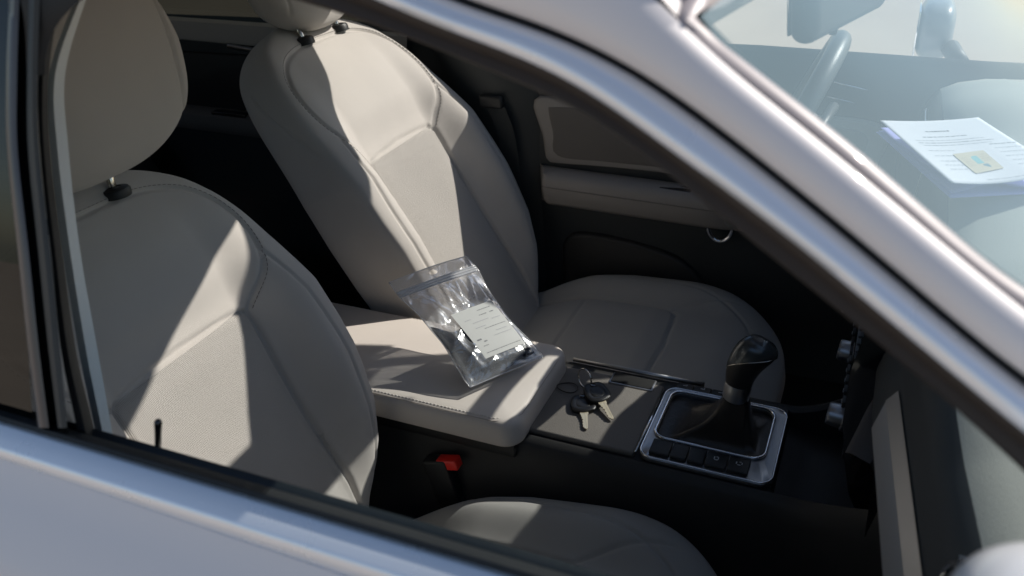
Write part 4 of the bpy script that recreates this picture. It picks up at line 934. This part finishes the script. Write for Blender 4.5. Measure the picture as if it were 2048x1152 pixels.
def key(head_c, dirv, z, tilt, roll=0.):
    d = Vector((dirv[0], dirv[1], tilt)).normalized(); s_ = Vector((-d.y, d.x, 0)).normalized(); nn = d.cross(s_); nn = nn if nn.z > 0 else -nn
    M_ = Matrix((d * 1.18, s_ * 1.18, nn)).transposed().to_4x4(); M_.translation = Vector((head_c[0], head_c[1], z))
    # head: rounded trapezoid plate
    bm = bmesh.new(); out = []
    base = [(-.021, -.008), (-.019, -.0125), (-.012, -.0165), (.004, -.0185), (.013, -.016), (.017, -.008), (.0185, 0), (.017, .008), (.013, .016), (.004, .0185), (-.012, .0165), (-.019, .0125), (-.021, .008)]
    C_ = spline([(a, b, 0) for a, b in base], 48, True)
    ring_bm(bm, [[M_ @ Vector((p[0] * k, p[1] * k, h)) for p in C_] for k, h in ((.90, -.0042), (.98, -.0032), (1., 0), (.98, .0032), (.90, .0044), (.70, .0048), (.55, .0042), (.52, .0046), (.30, .0047), (.02, .0047))])
    ring0 = [v for v in bm.verts][:48]; bm.faces.new(ring0)
    head = bm_obj('key_head', bm, mat('key_black', (.012, .012, .013), .33, 0, .5, .2, 1500, .1, 60), None, angle=30)
    # bow hole eyelet
    bm = bmesh.new(); lathe(bm, [(.0036, .0036), (.0044, .0050), (.0036, .0054), (.0024, .0050)], M_ @ Matrix.Translation((-.0155, 0, 0)), 20); ey = bm_obj('eyelet', bm, gloss, None)
    # blade with a cut edge and a milled groove
    L_ = .040; prof_ = [(.014, -.0060), (.022, -.0060), (.0225, -.0048)]
    cuts = [(.027, -.0048), (.029, -.0032), (.031, -.0046), (.034, -.0022), (.037, -.0040), (.040, -.0026), (.043, -.0042), (.046, -.0030), (.049, -.0040), (.053, -.0012)]
    prof_ += cuts + [(.0545, .0008), (.053, .0028), (.0225, .0048), (.022, .0060), (.014, .0060)]
    bm = bmesh.new(); lo = [bm.verts.new(M_ @ Vector((a, b, -.0011))) for a, b in prof_]; hi = [bm.verts.new(M_ @ Vector((a, b, .0011))) for a, b in prof_]
    bm.faces.new(lo[::-1]); bm.faces.new(hi)
    for i in range(len(lo)): bm.faces.new((lo[i], lo[(i + 1) % len(lo)], hi[(i + 1) % len(lo)], hi[i]))
    rbox(bm, M_ @ Vector((.036, .0016, .0011)), (.030, .0011, .0007), .0002, 1, M_.to_3x3())
    bl = bm_obj('key_blade', bm, brass, None, False)
    kw('key_head', head); kw('eyelet', ey); kw('key_blade', bl); return head
k1a, k1b = at(1166, 806, 2, .575), at(1173, 868, 2, .5715)
k2a, k2b = at(1194, 789, 2, .582), at(1236, 855, 2, .574)
d1 = (k1b - k1a).normalized(); d2 = (k2b - k2a).normalized()
key(k1a + d1 * .004, (d1.x, d1.y), ZT + .0046, -.02); key(k2a, (d2.x, d2.y), ZT + .0140, -.145)

# ------------------------------------------------------------------ papers on the dash
ZP = dtop(.66, .12) + .0025
pc = [at(1752, 262, 2, ZP), at(1902, 396, 2, ZP)]            # long left edge of the stack
def sheet(name, A, B, w, z0, lift, m, label, cat='paper', group=None, curlA=0., curl_front=0.):
    "A = far-left corner, B = near-left corner, w = width vector; lift(u,v) extra height"
    n_ = 26; V_ = []
    for i in range(n_):
        for j in range(n_):
            u, v = i / (n_ - 1), j / (n_ - 1); p = A.lerp(B, v) + w * u; V_.append((p.x, p.y, z0 + lift(u, v)))
    Fc_ = [(i * n_ + j, (i + 1) * n_ + j, (i + 1) * n_ + j + 1, i * n_ + j + 1) for i in range(n_ - 1) for j in range(n_ - 1)]
    o = mesh(name, V_, Fc_, m); md = o.modifiers.new('thickness', 'SOLIDIFY'); md.thickness = .0003
    if label: tag(o, label, cat, group)
    return o, (lambda u, v, d=0.: (lambda p: Vector((p.x, p.y, z0 + lift(u, v) + d)))(A.lerp(B, v) + w * u))
A0, B0 = at(1752, 264, 2, ZP), at(1900, 396, 2, ZP)
w0 = (at(2140, 384, 2, ZP) - B0)
sheet('paper_sheet', A0, B0, w0, ZP, lambda u, v: .0, paper_shade, 'bottom sheet of the paper pile, flat on the dashboard pad')
sheet('paper_sheet', A0 + Vector((.003, .002, 0)), B0 + Vector((.002, .004, 0)), w0, ZP + .0008, lambda u, v: .014 * v ** 3 * math.exp(-((u - .35) / .30) ** 2) + .0004, paper_shade, 'second sheet of the paper pile, its near edge bowed up from the bottom sheet')
sheet('paper_sheet', A0 + Vector((.005, .004, 0)), B0 + Vector((.001, .006, 0)), w0, ZP + .0016, lambda u, v: .0008 + .0200 * v ** 3 * math.exp(-((u - .10) / .4) ** 2) + .003 * (1 - u) * (1 - v), paper_shade, 'third sheet of the paper pile, just under the printed page')
# printed page: its far-left corner stands up
ZQ = ZP + .0265
A1, B1 = at(1760, 241, 2, ZQ + .004), at(1903, 366, 2, ZQ)
w1 = at(2140, 352, 2, ZQ) - B1
top_, tf = sheet('printed_page', A1, B1, w1, ZQ, lambda u, v: .004 * (1 - u) ** 2 * (1 - v) - .004 * math.sin(min(1, u * 1.4) * math.pi) * v - .002 * math.sin(u * 3.1) * (1 - v), paper, 'top printed page of the paper pile with a small card on it', 'page')
V5 = []; F5 = []; V6 = []; F6 = []; r4 = np.random.RandomState(9)
fu = lambda u, v, d: tf(u, v, d)
textline(top_, ink, fu, .33, .56, .20, .016, .0006, r4, .010, .03, .006)
textline(top_, ink, fu, .24, .66, .295, .008, .0006, r4, .02, .07, .010)
for v, u0, u1 in ((.355, .13, .78), (.395, .13, .84), (.435, .15, .80)): textline(top_, inkpale if v != .395 else ink, fu, u0, u1, v, .007, .0006, r4, .02, .08, .008)
for k, v in enumerate((.52, .60, .68, .74, .80)): textline(top_, inkpale, fu, .14, .38 - .02 * k, v, .007, .0006, r4, .02, .06, .010)
for k in range(6): textline(top_, inkpale if k else ink, fu, .74, .99, .47 + .065 * k, .010 if k == 0 else .007, .0006, r4, .015, .05, .010)
textline(top_, inkpale, fu, .35, .98, .95, .006, .0006, r4, .04, .1, .01)
# the little beige card on the page
c_ = [at(1905, 308, 2, ZQ - .001), at(1966, 301, 2, ZQ - .001), at(2008, 336, 2, ZQ - .001), at(1952, 345, 2, ZQ - .001)]
def cq(u, v, d): 
    p = c_[0].lerp(c_[1], u).lerp(c_[3].lerp(c_[2], u), v); return Vector((p.x, p.y, on_page(p) + d))
ea, eb = (B1 - A1), w1; det = ea.x * eb.y - ea.y * eb.x
def on_page(p):
    d = p - A1; v_ = (d.x * eb.y - d.y * eb.x) / det; u_ = (ea.x * d.y - ea.y * d.x) / det; return tf(u_, v_).z
zc = .0005
bm = bmesh.new(); cor = [cq(u, v, zc) for u, v in ((.03, 0), (.97, 0), (1, .03), (1, .97), (.97, 1), (.03, 1), (0, .97), (0, .03))]
lo = [bm.verts.new(p) for p in cor]; hi = [bm.verts.new(p + Vector((0, 0, .0006))) for p in cor]
bm.faces.new(lo[::-1]); ft = bm.faces.new(hi)
for i in range(8): f = bm.faces.new((lo[i], lo[(i + 1) % 8], hi[(i + 1) % 8], hi[i])); f.material_index = 1
cardo = tag(bm_obj('small_card', bm, [tanm, cardedge], None, False), 'small beige card with teal marks lying on the printed page', 'card')
for nm_, m_, q in (('card_mark', teal, (.40, .62, .22, .62)), ('card_mark', teal2, (.52, .70, .66, .84))):
    mesh(nm_, [cq(a, b, zc + .0010) for a, b in ((q[0], q[2]), (q[1], q[2]), (q[1], q[3]), (q[0], q[3]))], [(0, 1, 2, 3)], m_, cardo, False)
cink = mat('card_ink', (.45, .40, .32), .7)
for k in range(5): textline(cardo, cink, cq, .12, .34, .25 + .1 * k, .02, zc + .0010, r4, .04, .1, .03)
for k in range(4): textline(cardo, cink, cq, .68, .92, .2 + .1 * k, .02, zc + .0010, r4, .04, .1, .03)

# ------------------------------------------------------------------ ground
gm = mat('ground_asphalt', (.47, .39, .31), .9, 0, .2, .8, 60, .18, .7)
g = mesh('ground', [(-60, -60, 0), (60, -60, 0), (60, 60, 0), (-60, 60, 0)], [(0, 1, 2, 3)], gm, None, False); g['kind'] = 'structure'

# ------------------------------------------------------------------ light
SUN_AZ, SUN_EL = 46., 38.
sd = Vector((math.cos(R(SUN_AZ)) * math.cos(R(SUN_EL)), math.sin(R(SUN_AZ)) * math.cos(R(SUN_EL)), math.sin(R(SUN_EL))))
su = bpy.data.lights.new('sun', 'SUN'); su.energy = 5.0; su.angle = R(.5); su.color = (1., .945, .87)
so_ = bpy.data.objects.new('sun', su); COL.objects.link(so_); so_.rotation_euler = (-sd).to_track_quat('-Z', 'Y').to_euler(); so_.location = sd * 20
w = bpy.data.worlds.new('World'); scene.world = w; w.use_nodes = True; nt = w.node_tree
sky = nt.nodes.new('ShaderNodeTexSky'); sky.sky_type = 'NISHITA'; sky.sun_disc = False; sky.sun_elevation = R(SUN_EL); sky.sun_rotation = R(90 - SUN_AZ); sky.air_density = 1.0; sky.dust_density = 1.0
nt.links.new(sky.outputs[0], nt.nodes['Background'].inputs[0]); nt.nodes['Background'].inputs[1].default_value = .118
scene.view_settings.view_transform = 'Standard'; scene.view_settings.look = 'None'; scene.view_settings.exposure = 0
scene.render.engine = 'CYCLES'; c = scene.cycles; c.max_bounces = 10; c.transparent_max_bounces = 24; c.diffuse_bounces = 4; c.glossy_bounces = 5
c.use_denoising = True; c.sample_clamp_indirect = 6.0; c.caustics_reflective = False; c.caustics_refractive = False; c.blur_glossy = .5
